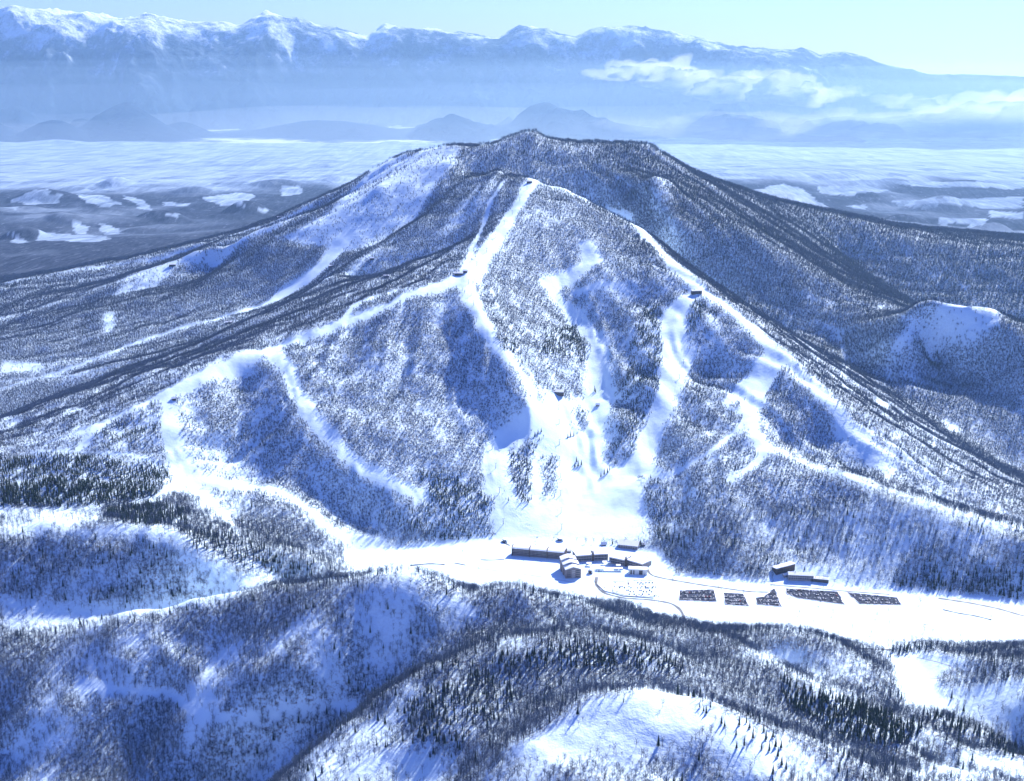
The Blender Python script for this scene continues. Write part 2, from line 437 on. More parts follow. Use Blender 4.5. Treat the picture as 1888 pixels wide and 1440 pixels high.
def band(G, W, soft):
    M = np.zeros(MXX.shape, np.float32)
    for (a, b, wa, wb) in zip(G[:-1], G[1:], W[:-1], W[1:]):
        if np.hypot(*(b - a)[:2]) > 160: continue       # the line jumps behind a crest
        pad = max(wa, wb) * 1.6 + 20
        i0 = max(0, int((min(a[0], b[0]) - pad - mx[0]) / MS)); i1 = min(len(mx), int((max(a[0], b[0]) + pad - mx[0]) / MS) + 2)
        j0 = max(0, int((min(a[1], b[1]) - pad - my[0]) / MS)); j1 = min(len(my), int((max(a[1], b[1]) + pad - my[0]) / MS) + 2)
        if i0 >= i1 or j0 >= j1: continue
        sl = (slice(j0, j1), slice(i0, i1))
        X = MXX[sl] + _jx[sl] * min(1, wa / 18); Y = MYY[sl] + _jy[sl] * min(1, wa / 18)
        ab = (b - a)[:2]; L2 = float(ab @ ab) + 1e-6
        t = np.clip(((X - a[0]) * ab[0] + (Y - a[1]) * ab[1]) / L2, 0, 1)
        d = np.hypot(X - a[0] - t * ab[0], Y - a[1] - t * ab[1])
        w = wa + (wb - wa) * t
        M[sl] = np.maximum(M[sl], 1 - np.clip((d / w - (1 - soft)) / (2 * soft), 0, 1))
    return M
def area(pts, soft=1):
    """1 inside an outline given in photograph pixels and carried to the ground"""
    D = densify_px(pts, 22, True)
    G = on_ground(D)
    M = np.zeros(MXX.shape, bool)
    i0 = max(0, int((G[:, 0].min() - 40 - mx[0]) / MS)); i1 = min(len(mx), int((G[:, 0].max() + 40 - mx[0]) / MS) + 2)
    j0 = max(0, int((G[:, 1].min() - 40 - my[0]) / MS)); j1 = min(len(my), int((G[:, 1].max() + 40 - my[0]) / MS) + 2)
    if i0 >= i1 or j0 >= j1: return M.astype(np.float32)
    sl = (slice(j0, j1), slice(i0, i1))
    X = MXX[sl] + _jx[sl]; Y = MYY[sl] + _jy[sl]
    ins = np.zeros(X.shape, bool)
    for a, b in zip(G, np.roll(G, -1, 0)):
        if a[1] == b[1]: continue
        c = ((a[1] > Y) != (b[1] > Y)) & (X < (b[0] - a[0]) * (Y - a[1]) / (b[1] - a[1]) + a[0])
        ins ^= c
    M[sl] = ins
    M = M.astype(np.float32)
    return blur(M, soft) if soft else M

RUNS = [
 [(985,337,30),(960,370,34),(935,410,36),(910,450,40),(880,490,46),(855,510,56)],
 [(938,322,16),(905,370,16),(890,420,15),(870,460,15),(858,492,16)],
 [(855,512,36),(790,530,22),(720,560,24),(650,590,30),(590,615,26),(520,637,28),(460,658,34),(410,682,34),(350,708,28),(305,730,26)],
 [(750,532,10),(700,545,18),(660,560,22),(635,588,16)],
 [(305,730,22),(312,790,30),(330,840,36),(345,880,44),(430,895,36),(510,905,30),(560,935,26),(620,985,26),(700,1008,30)],
 [(305,730,14),(230,760,12),(180,790,16),(145,832,12)],
 [(150,836,8),(240,841,8),(325,865,8)], [(0,862,14),(60,835,12),(145,835,10)],
 [(345,880,24),(300,915,20),(250,925,14),(200,930,12)],
 [(350,890,24),(390,930,20),(440,985,10)],
 [(500,648,36),(530,690,26),(560,745,28),(600,800,30),(650,850,28),(710,885,26),(770,910,22),(840,945,10)],
 [(855,515,40),(875,560,32),(900,610,30),(940,660,30),(970,700,30),(990,750,38),(985,778,38),(935,808,34),(905,850,34),(908,900,36),(915,950,40),(940,990,60)],
 [(1080,452,34),(1092,480,50),(1050,515,48),(1012,530,36),(1030,555,42),(1065,590,40),(1095,630,42),(1104,680,54),(1108,730,62),(1095,780,52),(1085,830,52),(1085,880,70),(1095,950,110)],
 [(1150,535,16),(1110,525,26),(1060,540,20)],
 [(1290,538,34),(1252,575,72),(1238,620,76),(1246,670,74),(1226,720,56),(1202,780,54),(1177,840,56),(1155,890,50),(1130,940,70)],
 [(1165,712,12),(1130,740,16),(1108,745,20)],
 [(1250,585,20),(1310,560,14)],
 [(985,335,22),(1040,352,14),(1100,380,16),(1150,400,18),(1185,425,22),(1215,460,18),(1250,505,20),(1290,535,24),(1330,560,22),(1370,595,18),(1405,625,20),(1425,648,28)],
 [(1430,652,44),(1400,690,40),(1370,722,44),(1340,745,16)], [(1395,690,30),(1388,750,34),(1384,790,26),(1408,830,20),(1398,852,16),(1345,888,12)],
 [(1340,752,8),(1375,768,10)],
 [(1372,778,14),(1320,830,14),(1270,860,12),(1220,885,14)], [(1170,852,20),(1215,874,20)],
 [(1408,820,14),(1460,845,13),(1520,865,11),(1580,880,10),(1640,905,10),(1710,935,8),(1800,965,7),(1888,985,7)],
 [(640,430,40),(605,485,66),(560,520,76),(510,555,56),(430,582,34),(330,607,30),(230,642,24),(130,682,18),(0,720,14)],
 [(1000,775,50),(1040,750,60),(1060,790,40),(1040,850,30),(1030,900,40),(1040,960,90)],
 [(985,860,20),(1000,900,16),(1000,960,40)],
]
THIN = [   # roads and lines of open snow through the wood
 [(620,395,8),(660,410,7),(740,414,7)], [(500,437,7),(560,448,6),(650,462,6),(660,465,6)],
 [(1355,572,14),(1300,595,12),(1330,608,12),(1300,622,12),(1322,630,11),(1275,648,11),(1290,660,12),(1260,665,12)],
 [(1500,720,10),(1560,790,12),(1600,840,12),(1640,885,10)],
 [(1405,560,6),(1500,590,7),(1550,615,8)],
 [(0,528,14),(150,497,11),(350,452,10),(500,402,9),(620,355,8)], [(0,592,14),(190,532,12),(310,487,12),(450,428,8)],
 [(0,690,10),(150,660,8),(260,640,8)], [(60,770,10),(200,710,8),(330,665,7)],
 [(1195,275,6),(1260,322,7),(1330,382,7),(1480,505,6),(1560,552,7),(1700,600,6)],
 [(1720,465,5),(1800,560,5)], [(1640,440,5),(1730,520,5)],
 [(1600,732,12),(1640,750,14)], [(1550,640,8),(1560,672,8)],
 [(92,672,14),(260,652,13),(363,622,12)], [(0,706,16),(133,694,14),(267,666,12)], [(160,720,13),(297,686,12),(400,640,10)], [(0,555,16),(130,522,14),(250,492,13)],
 [(1690,905,10),(1888,960,8)],[(1560,880,6),(1600,888,6)],
]
OPEN = [   # (outline, share of the trees that stay)
 ([(700,300),(800,272),(850,272),(845,300),(800,350),(770,405),(700,450),(640,470),(560,455),(520,440),(600,395),(660,340)], 0.07),
 ([(890,330),(940,318),(900,370),(820,440),(790,440),(840,390)], 0.45),
 ([(320,740),(350,730),(430,830),(520,890),(440,890),(360,870)], 0.35),
 ([(1440,662),(1470,670),(1650,850),(1640,890),(1560,800),(1480,720)], 0.22),
 ([(1640,640),(1700,582),(1760,560),(1830,570),(1842,600),(1780,640),(1700,628),(1650,655)], 0.10),
 ([(1195,320),(1235,330),(1258,430),(1240,440),(1205,400)], 0.35),
 ([(930,915),(905,850),(1000,775),(1060,730),(1130,745),(1100,850),(1150,860),(1220,872),(1190,930),(1200,1005),(930,1000)], 0.0),
 ([(190,575),(212,575),(216,602),(190,622)], 0.05), ([(225,525),(310,487),(322,500),(290,532),(195,552)], 0.08),
 ([(0,665),(75,668),(80,685),(0,692)], 0.03), ([(112,760),(150,748),(165,752),(120,770)], 0.1), ([(40,780),(0,760),(0,800),(30,800)], 0.2),
 ([(1740,772),(1765,780),(1772,796),(1748,796)], 0.0), ([(1630,740),(1650,742),(1640,762),(1600,738)], 0.0), ([(1555,670),(1568,676),(1562,690),(1550,686)], 0.0), ([(1515,555),(1540,560),(1532,568)], 0.0), ([(1610,560),(1645,565),(1630,576)], 0.0), ([(1535,612),(1556,605),(1552,628),(1540,628)], 0.0),
 # hills before the mountain
 ([(60,990),(200,968),(320,978),(345,1000),(400,1050),(500,1086),(430,1100),(350,1040),(280,1012),(150,1002)], 0.04),
 ([(0,938),(190,935),(200,955),(150,972),(60,985),(0,990)], 0.12),
 ([(0,1095),(80,1110),(240,1118),(330,1090),(440,1092),(420,1110),(240,1140),(60,1162),(0,1165)], 0.06),
 ([(490,1040),(560,1040),(600,1062),(520,1080),(470,1075)], 0.25),
 ([(330,900),(420,900),(480,935),(420,960),(380,960)], 0.3),
 ([(790,1098),(850,1105),(905,1135),(850,1145),(800,1120)], 0.03),
 ([(930,1395),(1000,1345),(1090,1290),(1190,1270),(1290,1290),(1330,1330),(1250,1380),(1150,1400),(1000,1420)], 0.02),
 ([(1290,1290),(1380,1325),(1500,1385),(1560,1440),(1430,1440),(1330,1400),(1310,1350)], 0.10),
 ([(900,1440),(930,1395),(1150,1400),(1330,1350),(1330,1440),(1200,1500),(900,1500)], 0.95),
 ([(1385,1205),(1440,1184),(1485,1195),(1470,1215),(1430,1225),(1395,1220)], 0.02),
 ([(1640,1210),(1700,1200),(1788,1215),(1740,1250),(1700,1290),(1690,1320),(1655,1280),(1635,1240)], 0.0),
 ([(1680,1345),(1712,1340),(1710,1375),(1670,1385)], 0.0), ([(1770,1385),(1888,1405),(1888,1425),(1790,1410)], 0.0),
 ([(1730,1270),(1888,1255),(1888,1345),(1790,1335)], 0.08),
 ([(600,1445),(720,1385),(800,1365),(770,1400),(680,1450)], 0.05),
 ([(340,1280),(395,1220),(400,1330),(370,1390),(330,1400)], 0.15), ([(530,1150),(600,1130),(570,1170),(520,1190)], 0.2), ([(480,1190),(540,1170),(520,1230)], 0.3),
 ([(1560,1000),(1700,990),(1640,1085),(1490,1060)], 0.5), ([(1440,1035),(1500,1040),(1650,1085),(1400,1075)], 0.05),
]
CONIFER = [   # (outline, share of conifers, density)
 ([(0,842),(120,838),(300,862),(318,885),(280,915),(190,935),(0,935)], 0.92, 1.2),
 ([(170,800),(290,745),(300,820),(200,835)], 0.45, 0.8),
 ([(860,880),(903,935),(903,1000),(860,1000),(760,985),(700,960),(780,930)], 0.45, 1.0),
 ([(770,870),(820,880),(903,920),(898,960),(800,925)], 0.8, 1.2),
 ([(1000,620),(1060,598),(1085,640),(1080,670),(1030,660),(985,650)], 0.75, 1.2), ([(915,610),(960,640),(965,668),(930,650)], 0.7, 1.1),
 ([(1190,560),(1214,560),(1222,640),(1215,705),(1150,740),(1160,660)], 0.7, 1.1),
 ([(1285,550),(1305,560),(1290,600),(1262,625),(1268,590)], 0.7, 0.9), ([(1310,570),(1322,575),(1318,590)], .8, 1),
 ([(1430,1250),(1500,1275),(1640,1320),(1700,1350),(1670,1385),(1560,1370),(1460,1310)], 0.75, 1.5),
 ([(330,972),(420,990),(540,1030),(600,1052),(520,1060),(430,1040),(360,1005)], 0.35, 1.3),
 ([(190,945),(280,925),(350,940),(350,970),(240,965)], 0.55, 1.2),
 ([(945,835),(1000,793),(1003,800),(985,840),(978,870),(978,930),(955,922),(943,870)], 0.5, 1.1),
 ([(1004,838),(1026,838),(1028,900),(1012,925),(1000,900)], 0.1, 0.9), ([(1056,755),(1086,755),(1088,785),(1062,800),(1050,785)], 0.1, 0.9),
 ([(1150,738),(1212,692),(1218,720),(1182,790),(1155,845),(1124,845),(1130,800),(1150,765)], 0.45, 1.1),
 ([(1640,1075),(1700,1085),(1888,1110),(1888,1060),(1720,1050)], 0.5, 1.1),
 ([(1180,880),(1230,890),(1230,930),(1260,1000),(1215,990),(1195,940)], 0.35, 0.9),
 ([(1100,1190),(1200,1195),(1260,1230),(1200,1235),(1000,1230),(900,1240),(900,1215),(1000,1195)], 0.5, 1.35),
 ([(740,1300),(880,1235),(960,1262),(900,1340),(800,1410),(735,1390)], 0.3, 1.15),
 ([(1700,1310),(1888,1385),(1888,1405),(1720,1340)], 0.5, 1.3), ([(1645,1196),(1720,1192),(1720,1206),(1645,1212)], 0.3, 1.2),
]
_foot = np.array([at_z(*p) for p in [(-500,945,95),(0,945,96),(260,935,96),(350,900,82),(520,1000,20),(640,1012,3),(700,1015,0),(900,995,1),(1040,1000,2),(1215,1015,2),(1250,1060,0),(1400,1072,0),(1650,1088,0),(1888,1112,0),(2200,1140,0)]])
_o = np.argsort(_foot[:, 0])
def foot_y(x): return np.interp(x, _foot[_o, 0], _foot[_o, 1])
MZ = height(MXX, MYY)
RUN = np.zeros(MXX.shape, np.float32)
for r in RUNS: RUN = np.maximum(RUN, stroke([(a_, b_, w_ * 1.22) for a_, b_, w_ in r]))
for (ln, w, dy) in (([(925,318,524),(985,333,516)], 20, -8), ([(985,333,516),(940,400,448),(900,460,395),(860,505,366)], 40, -4),
    ([(860,505,366),(720,560,320),(620,600,281),(520,635,251),(410,680,226),(310,725,201)], 38, -16), ([(310,725,201),(180,790,160),(90,825,136)], 14, -8),
    ([(985,333,516),(1040,352,487),(1100,380,455),(1180,420,410),(1250,500,340),(1310,540,305),(1360,580,270),(1420,640,228),(1440,660,215)], 40, -14),
    ([(1440,660,215),(1420,690,190),(1380,740,157),(1388,800,127),(1410,830,112)], 34, -4), ([(1410,830,112),(1500,860,106),(1600,895,99),(1700,930,91),(1800,962,78),(1888,985,66)], 13, -6)):
    RUN = np.maximum(RUN, crest_band(ln, w, dy))
DENS = 1.0 + 0.9 * fbm(MXX, MYY, 130, 4, 201)
DENS = np.clip(DENS, 0.25, 1.5)
_mount = MYY > foot_y(MXX)
DENS *= np.where(_mount, 1.0, np.clip(1.0 + 1.7 * fbm(MXX, MYY, 105, 4, 205), 0.12, 1.8))
# wood on the bottom left slope is thickened so added trees darken it
_shade_wood = sstep(-150, -420, MXX) * (1 - sstep(1650, 1720, MYY)) * (~_mount)
DENS *= 1 + 0.55 * _shade_wood
CON = np.clip(0.02 + 0.10 * fbm(MXX, MYY, 200, 3, 210), 0, 0.10)
CON *= 1 - 0.8 * _shade_wood
DENS *= 1 + 0.45 * sstep(-150, -500, MXX) * sstep(2500, 2900, MYY) + 0.35 * sstep(3300, 3900, MYY) + 0.35 * sstep(250, 600, MXX) * sstep(2600, 3000, MYY)
for (pts, amt) in (([(250,1140,40),(400,1100,45),(560,1075,45),(700,1060,45),(760,1060,45),(850,1088,45),(950,1095,50),(1020,1100,60),(1100,1130,60),(1180,1160,60),(1260,1172,60),(1340,1200,60),(1450,1250,60),(1560,1300,60),(1700,1345,50),(1888,1400,40)], 0.9),
                   ([(640,1335,40),(740,1262,50),(850,1212,60),(1000,1185,70),(1100,1180,70),(1200,1190,70),(1300,1230,60),(1400,1290,50),(1500,1350,50),(1640,1385,50)], 1.0),
                   ([(860,1300,40),(1000,1250,50),(1150,1240,50),(1300,1280,40),(1440,1350,40)], 1.0), ([(1380,1195,30),(1450,1172,30),(1540,1178,40),(1600,1215,40),(1640,1290,40)], 1.2),
                   ([(1740,1200,40),(1888,1200,60)], 0.9), ([(330,965,40),(420,1000,40),(540,1030,40),(620,1050,25)], 1.0)):
    DENS += amt * stroke([(a_, b_, c_ * 1.5) for a_, b_, c_ in pts], 0.9) * np.clip(0.9 + 1.6 * fbm(MXX, MYY, 55, 3, 88), 0.0, 1.8)
for th_ in THIN: DENS *= 1 - 0.9 * stroke(th_, 0.5)
for (ln, w) in (([(570,380,350),(480,420,270),(300,470,170),(150,495,110),(0,525,50)], 40), ([(600,385,368),(510,412,328),(310,485,190),(190,530,120),(0,590,30)], 46), ([(1440,660,215),(1500,712,190),(1560,780,151),(1630,860,103)], 40), ([(730,437,348),(674,475,303),(600,515,265),(520,560,215)], 12)):
    DENS *= 1 - 0.92 * crest_band(ln, w, -10 if ln[0][0] > 1000 else -26, 0.5)
for (pts, keepf) in OPEN:
    m = area(pts, 2); DENS = DENS * (1 - m) + DENS * keepf * m
DENS *= 1 - RUN
for (pts, share, dn) in CONIFER:
    m = area(pts, 1); CON = CON * (1 - m) + share * m; DENS = DENS * (1 - m) + dn * m * np.clip(1 + 0.8 * fbm(MXX, MYY, 30, 2, 77), 0.3, 1.5)
m = area([(0,1012),(100,998),(250,996),(340,1015),(395,1062),(370,1100),(200,1108),(0,1092)], 2); DENS = DENS * (1 - m) + 1.45 * m * np.clip(1 + 0.9 * fbm(MXX, MYY, 40, 2, 78), 0.4, 1.4)
FLOOR = (np.abs(MZ) < 5.0) & (MYY > 1450) & (MYY < 2350) & (MXX > -620)
FLOOR &= MYY < foot_y(MXX) + 6
DENS = np.where(FLOOR, DENS * 0.004, DENS)
for pts in ([(1640,1190),(1700,1187),(1745,1190),(1745,1204),(1700,1202),(1648,1210)], [(1600,1215),(1640,1225),(1650,1275),(1690,1330),(1650,1320),(1610,1260)]):
    m = area(pts, 1); DENS = DENS * (1 - m) + 1.3 * m
DENS *= 1 - sstep(4900, 5500, MYY + fbm(MXX, MYY, 300, 3, 99) * 260)

# ------------------------------------------------------------------ materials
def new_mat(name):
    m = bpy.data.materials.new(name); m.use_nodes = True
    nt = m.node_tree
    return m, nt, nt.nodes['Principled BSDF']
def ramp(nt, fac, stops):
    r = nt.nodes.new('ShaderNodeValToRGB')
    while len(r.color_ramp.elements) < len(stops): r.color_ramp.elements.new(0.5)
    for e, (p, c) in zip(r.color_ramp.elements, stops):
        e.position = p; e.color = c if len(c) == 4 else (*c, 1)
    nt.links.new(fac, r.inputs['Fac'])
    return r.outputs['Color']
def noise(nt, scale, detail=4, rough=0.55, vec=None, stretch=None):
    n = nt.nodes.new('ShaderNodeTexNoise')
    n.inputs['Scale'].default_value = scale; n.inputs['Detail'].default_value = detail; n.inputs['Roughness'].default_value = rough
    if vec is None:
        g = nt.nodes.new('ShaderNodeNewGeometry'); vec = g.outputs['Position']
    if stretch:
        mp = nt.nodes.new('ShaderNodeMapping'); mp.inputs['Scale'].default_value = stretch
        nt.links.new(vec, mp.inputs['Vector']); vec = mp.outputs['Vector']
    nt.links.new(vec, n.inputs['Vector'])
    return n.outputs['Fac']
def mixc(nt, fac, a, b):
    m = nt.nodes.new('ShaderNodeMix'); m.data_type = 'RGBA'
    for s, v in ((6, a), (7, b)):
        if isinstance(v, tuple): m.inputs[s].default_value = (*v, 1) if len(v) == 3 else v
        else: nt.links.new(v, m.inputs[s])
    if isinstance(fac, float): m.inputs[0].default_value = fac
    else: nt.links.new(fac, m.inputs[0])
    return m.outputs[2]
def math_n(nt, op, a, b=None, clamp=False):
    m = nt.nodes.new('ShaderNodeMath'); m.operation = op; m.use_clamp = clamp
    for i, v in enumerate((a, b)):
        if v is None: continue
        if isinstance(v, (int, float)): m.inputs[i].default_value = v
        else: nt.links.new(v, m.inputs[i])
    return m.outputs[0]
def attr(nt, name):
    a = nt.nodes.new('ShaderNodeAttribute'); a.attribute_name = name
    return a.outputs['Fac']
def bump(nt, bsdf, h, dist, strength=1.0):
    b = nt.nodes.new('ShaderNodeBump'); b.inputs['Distance'].default_value = dist; b.inputs['Strength'].default_value = strength
    nt.links.new(h, b.inputs['Height']); nt.links.new(b.outputs['Normal'], bsdf.inputs['Normal'])
SNOW = (0.75, 0.89, 0.95)
def mat_snow(name, brush=True, bumpd=0.6):
    m, nt, b = new_mat(name)
    b.inputs['Roughness'].default_value = 0.75
    b.inputs['Specular IOR Level'].default_value = 0.12
    c = ramp(nt, noise(nt, 0.02, 5), [(0.3, (0.68, 0.83, 0.92)), (0.7, SNOW)])
    if brush:                                           # twigs and dwarf bamboo that show through the snow under the wood
        spots = ramp(nt, noise(nt, 0.22, 5, 0.7), [(0.50, (0, 0, 0)), (0.66, (1, 1, 1))])
        f = math_n(nt, 'MULTIPLY', spots, attr(nt, 'wood'), True)
        c = mixc(nt, f, c, (0.20, 0.17, 0.17))
    nt.links.new(c, b.inputs['Base Color'])
    h = math_n(nt, 'ADD', noise(nt, 0.06, 5, 0.6), math_n(nt, 'MULTIPLY', noise(nt, 0.5, 3), 0.15))
    bump(nt, b, h, bumpd * 4)
    return m
M_SNOW = mat_snow('snow_under_wood')
M_PISTE = mat_snow('groomed_snow', False, 0.25)
M_FLOOR = mat_snow('valley_snow', False, 0.18)

m, nt, b = new_mat('snow_plain'); M_PLAIN = m
b.inputs['Specular IOR Level'].default_value = 0.0
b.inputs['Roughness'].default_value = 0.8
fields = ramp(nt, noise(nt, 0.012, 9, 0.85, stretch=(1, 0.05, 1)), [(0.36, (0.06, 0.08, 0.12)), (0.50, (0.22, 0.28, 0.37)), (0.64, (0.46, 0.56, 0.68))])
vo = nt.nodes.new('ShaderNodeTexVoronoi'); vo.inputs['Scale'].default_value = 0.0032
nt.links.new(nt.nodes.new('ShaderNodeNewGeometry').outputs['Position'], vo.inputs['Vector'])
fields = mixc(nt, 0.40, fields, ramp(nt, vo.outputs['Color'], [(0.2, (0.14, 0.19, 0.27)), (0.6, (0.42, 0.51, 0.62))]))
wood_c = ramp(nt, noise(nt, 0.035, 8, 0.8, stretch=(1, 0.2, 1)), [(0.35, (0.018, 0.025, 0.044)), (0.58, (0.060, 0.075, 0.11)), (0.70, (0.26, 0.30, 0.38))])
nt.links.new(mixc(nt, attr(nt, 'wood'), fields, wood_c), b.inputs['Base Color'])

m, nt, b = new_mat('far_range_snow_and_wood'); M_FAR = m
b.inputs['Specular IOR Level'].default_value = 0.0
b.inputs['Roughness'].default_value = 0.85
g = nt.nodes.new('ShaderNodeNewGeometry'); sx = nt.nodes.new('ShaderNodeSeparateXYZ'); nt.links.new(g.outputs['Position'], sx.inputs[0])
alt = math_n(nt, 'DIVIDE', sx.outputs['Z'], 2600.0)
flat = nt.nodes.new('ShaderNodeMapRange'); flat.inputs[1].default_value = -349.0; flat.inputs[2].default_value = -310.0; flat.inputs[3].default_value = 0.85; flat.inputs[4].default_value = 0.0
nt.links.new(sx.outputs['Z'], flat.inputs[0])
alt = math_n(nt, 'ADD', alt, flat.outputs[0])
f = math_n(nt, 'ADD', math_n(nt, 'MULTIPLY', alt, 0.45), math_n(nt, 'MULTIPLY', noise(nt, 0.0011, 9, 0.72), 0.9))
c = ramp(nt, f, [(0.58, (0.03, 0.045, 0.07)), (0.69, (0.12, 0.15, 0.20)), (0.80, (0.70, 0.76, 0.85))])
nt.links.new(c, b.inputs['Base Color'])
bump(nt, b, noise(nt, 0.004, 8, 0.65), 120)

def mat_plain(name, col, rough=0.8, var=0.25, scale=3.0, spec=0.3):
    m, nt, b = new_mat(name)
    b.inputs['Roughness'].default_value = rough; b.inputs['Specular IOR Level'].default_value = spec
    lo = tuple(x * (1 - var) for x in col); hi = tuple(min(1, x * (1 + var)) for x in col)
    nt.links.new(ramp(nt, noise(nt, scale, 4), [(0.3, lo), (0.7, hi)]), b.inputs['Base Color'])
    return m
M_BARK = mat_plain('bare_wood_bark', (0.058, 0.084, 0.150), 0.9, 0.35, 0.06, 0.05)
M_TRUNK = mat_plain('tree_trunk_bark', (0.085, 0.07, 0.07), 0.9, 0.3, 0.3, 0.05)
M_NEEDLE = mat_plain('conifer_needles', (0.022, 0.042, 0.036), 0.85, 0.4, 0.08, 0.1)

# ------------------------------------------------------------------ object helpers
def tag(o, label=None, cat=None, group=None, kind=None):
    if label: o['label'] = label
    if cat: o['category'] = cat
    if group: o['group'] = group
    if kind: o['kind'] = kind
    return o
def link(o, parent=None):
    COL.objects.link(o)
    if parent is not None: o.parent = parent
    return o
def empty(name, loc, rz=0.0, s=1.0):
    o = bpy.data.objects.new(name, None)
    o.location = loc; o.rotation_euler = (0, 0, rz); o.scale = (s, s, s)
    return link(o)
def mesh_np(name, V, F, mats, normals=None, attrs=None, smooth=True, mi=None):
    """V (n,3), F (m,k) arrays -> mesh"""
    me = bpy.data.meshes.new(name)
    F = np.asarray(F, np.int32); k = F.shape[1]
    me.vertices.add(len(V)); me.vertices.foreach_set('co', np.asarray(V, np.float32).ravel())
    me.loops.add(F.size); me.loops.foreach_set('vertex_index', F.ravel())
    me.polygons.add(len(F)); me.polygons.foreach_set('loop_start', (np.arange(len(F)) * k).astype(np.int32))
    if mi is not None: me.polygons.foreach_set('material_index', np.asarray(mi, np.int32))
    for mt in (mats if isinstance(mats, (list, tuple)) else [mats]): me.materials.append(mt)
    for n, a in (attrs or {}).items():
        at = me.attributes.new(n, 'FLOAT', 'POINT'); at.data.foreach_set('value', np.asarray(a, np.float32))
    me.update(calc_edges=True)
    me.polygons.foreach_set('use_smooth', np.full(len(F), smooth, bool))
    if normals is not None: me.normals_split_custom_set_from_vertices(np.asarray(normals, np.float32))
    return me
class MB:
    """collects simple shapes into one mesh"""
    def __init__(self): self.v = []; self.f = []; self.m = []
    def add(self, vs, fs, mi=0):
        n = len(self.v); self.v += [tuple(v) for v in vs]
        for f in fs: self.f.append(tuple(i + n for i in f)); self.m.append(mi)
    def box(self, x0, x1, y0, y1, z0, z1, mi=0):
        self.add([(x0,y0,z0),(x1,y0,z0),(x1,y1,z0),(x0,y1,z0),(x0,y0,z1),(x1,y0,z1),(x1,y1,z1),(x0,y1,z1)],
                 [(3,2,1,0),(4,5,6,7),(0,1,5,4),(1,2,6,5),(2,3,7,6),(3,0,4,7)], mi)
    def prism(self, pts, z0, z1, mi=0):
        """pts counter-clockwise in xy, extruded in z"""
        n = len(pts)
        self.add([(p[0], p[1], z0) for p in pts] + [(p[0], p[1], z1) for p in pts],
                 [tuple(range(n - 1, -1, -1)), tuple(range(n, 2 * n))] + [(i, (i + 1) % n, n + (i + 1) % n, n + i) for i in range(n)], mi)
    def profile(self, pts, x0, x1, mi=0):
        """pts counter-clockwise in (y, z) seen from +x, extruded along x"""
        n = len(pts)
        self.add([(x0, p[0], p[1]) for p in pts] + [(x1, p[0], p[1]) for p in pts],
                 [tuple(range(n - 1, -1, -1)), tuple(range(n, 2 * n))] + [(i, (i + 1) % n, n + (i + 1) % n, n + i) for i in range(n)], mi)
    def tube(self, a, b, ra, rb, n=5, mi=0, cap=True):
        a = Vector(a); b = Vector(b); d = (b - a).normalized()
        u = d.orthogonal().normalized(); w = d.cross(u)
        vs = []
        for (c, r) in ((a, ra), (b, rb)):
            for k in range(n):
                t = 2 * math.pi * k / n
                vs.append(c + (u * math.cos(t) + w * math.sin(t)) * r)
        fs = [(k, (k + 1) % n, n + (k + 1) % n, n + k) for k in range(n)]
        if cap: fs += [tuple(range(n - 1, -1, -1)), tuple(range(n, 2 * n))]
        self.add(vs, fs, mi)
    def mesh(self, name, mats, smooth=False):
        me = bpy.data.meshes.new(name)
        me.from_pydata(self.v, [], self.f)
        for mt in (mats if isinstance(mats, (list, tuple)) else [mats]): me.materials.append(mt)
        me.polygons.foreach_set('material_index', self.m)
        me.polygons.foreach_set('use_smooth', [smooth] * len(self.f))
        me.update()
        return me
    def build(self, name, mats, parent=None, smooth=False):
        return link(bpy.data.objects.new(name, self.mesh(name, mats, smooth)), parent)

# ------------------------------------------------------------------ the ground: one sheet to the horizon, cut into named pieces
th = np.linspace(math.radians(-33), math.radians(33), 720)
rr = np.concatenate([640 * np.exp(np.linspace(0, math.log(6500 / 640), 620)), np.arange(6530, 14000, 62), 14000 * np.exp(np.linspace(0, math.log(20500 / 14000), 28)), np.arange(20580, 32500, 75), np.linspace(32600, 40000, 14)])
TT, RR = np.meshgrid(np.tan(th), rr)
VX = RR * TT; VY = RR
VZ = ground_z(VX, VY)
nr, nc = VX.shape
V = np.stack([VX, VY, VZ], -1)
du = np.gradient(V, axis=1); dv = np.gradient(V, axis=0)
N = np.cross(du, dv); N /= np.linalg.norm(N, axis=-1, keepdims=True)
idx = np.arange(nr * nc).reshape(nr, nc)
Q = np.stack([idx[:-1, :-1], idx[:-1, 1:], idx[1:, 1:], idx[1:, :-1]], -1).reshape(-1, 4)
fx = VX.reshape(-1)[Q].mean(1); fy = VY.reshape(-1)[Q].mean(1)
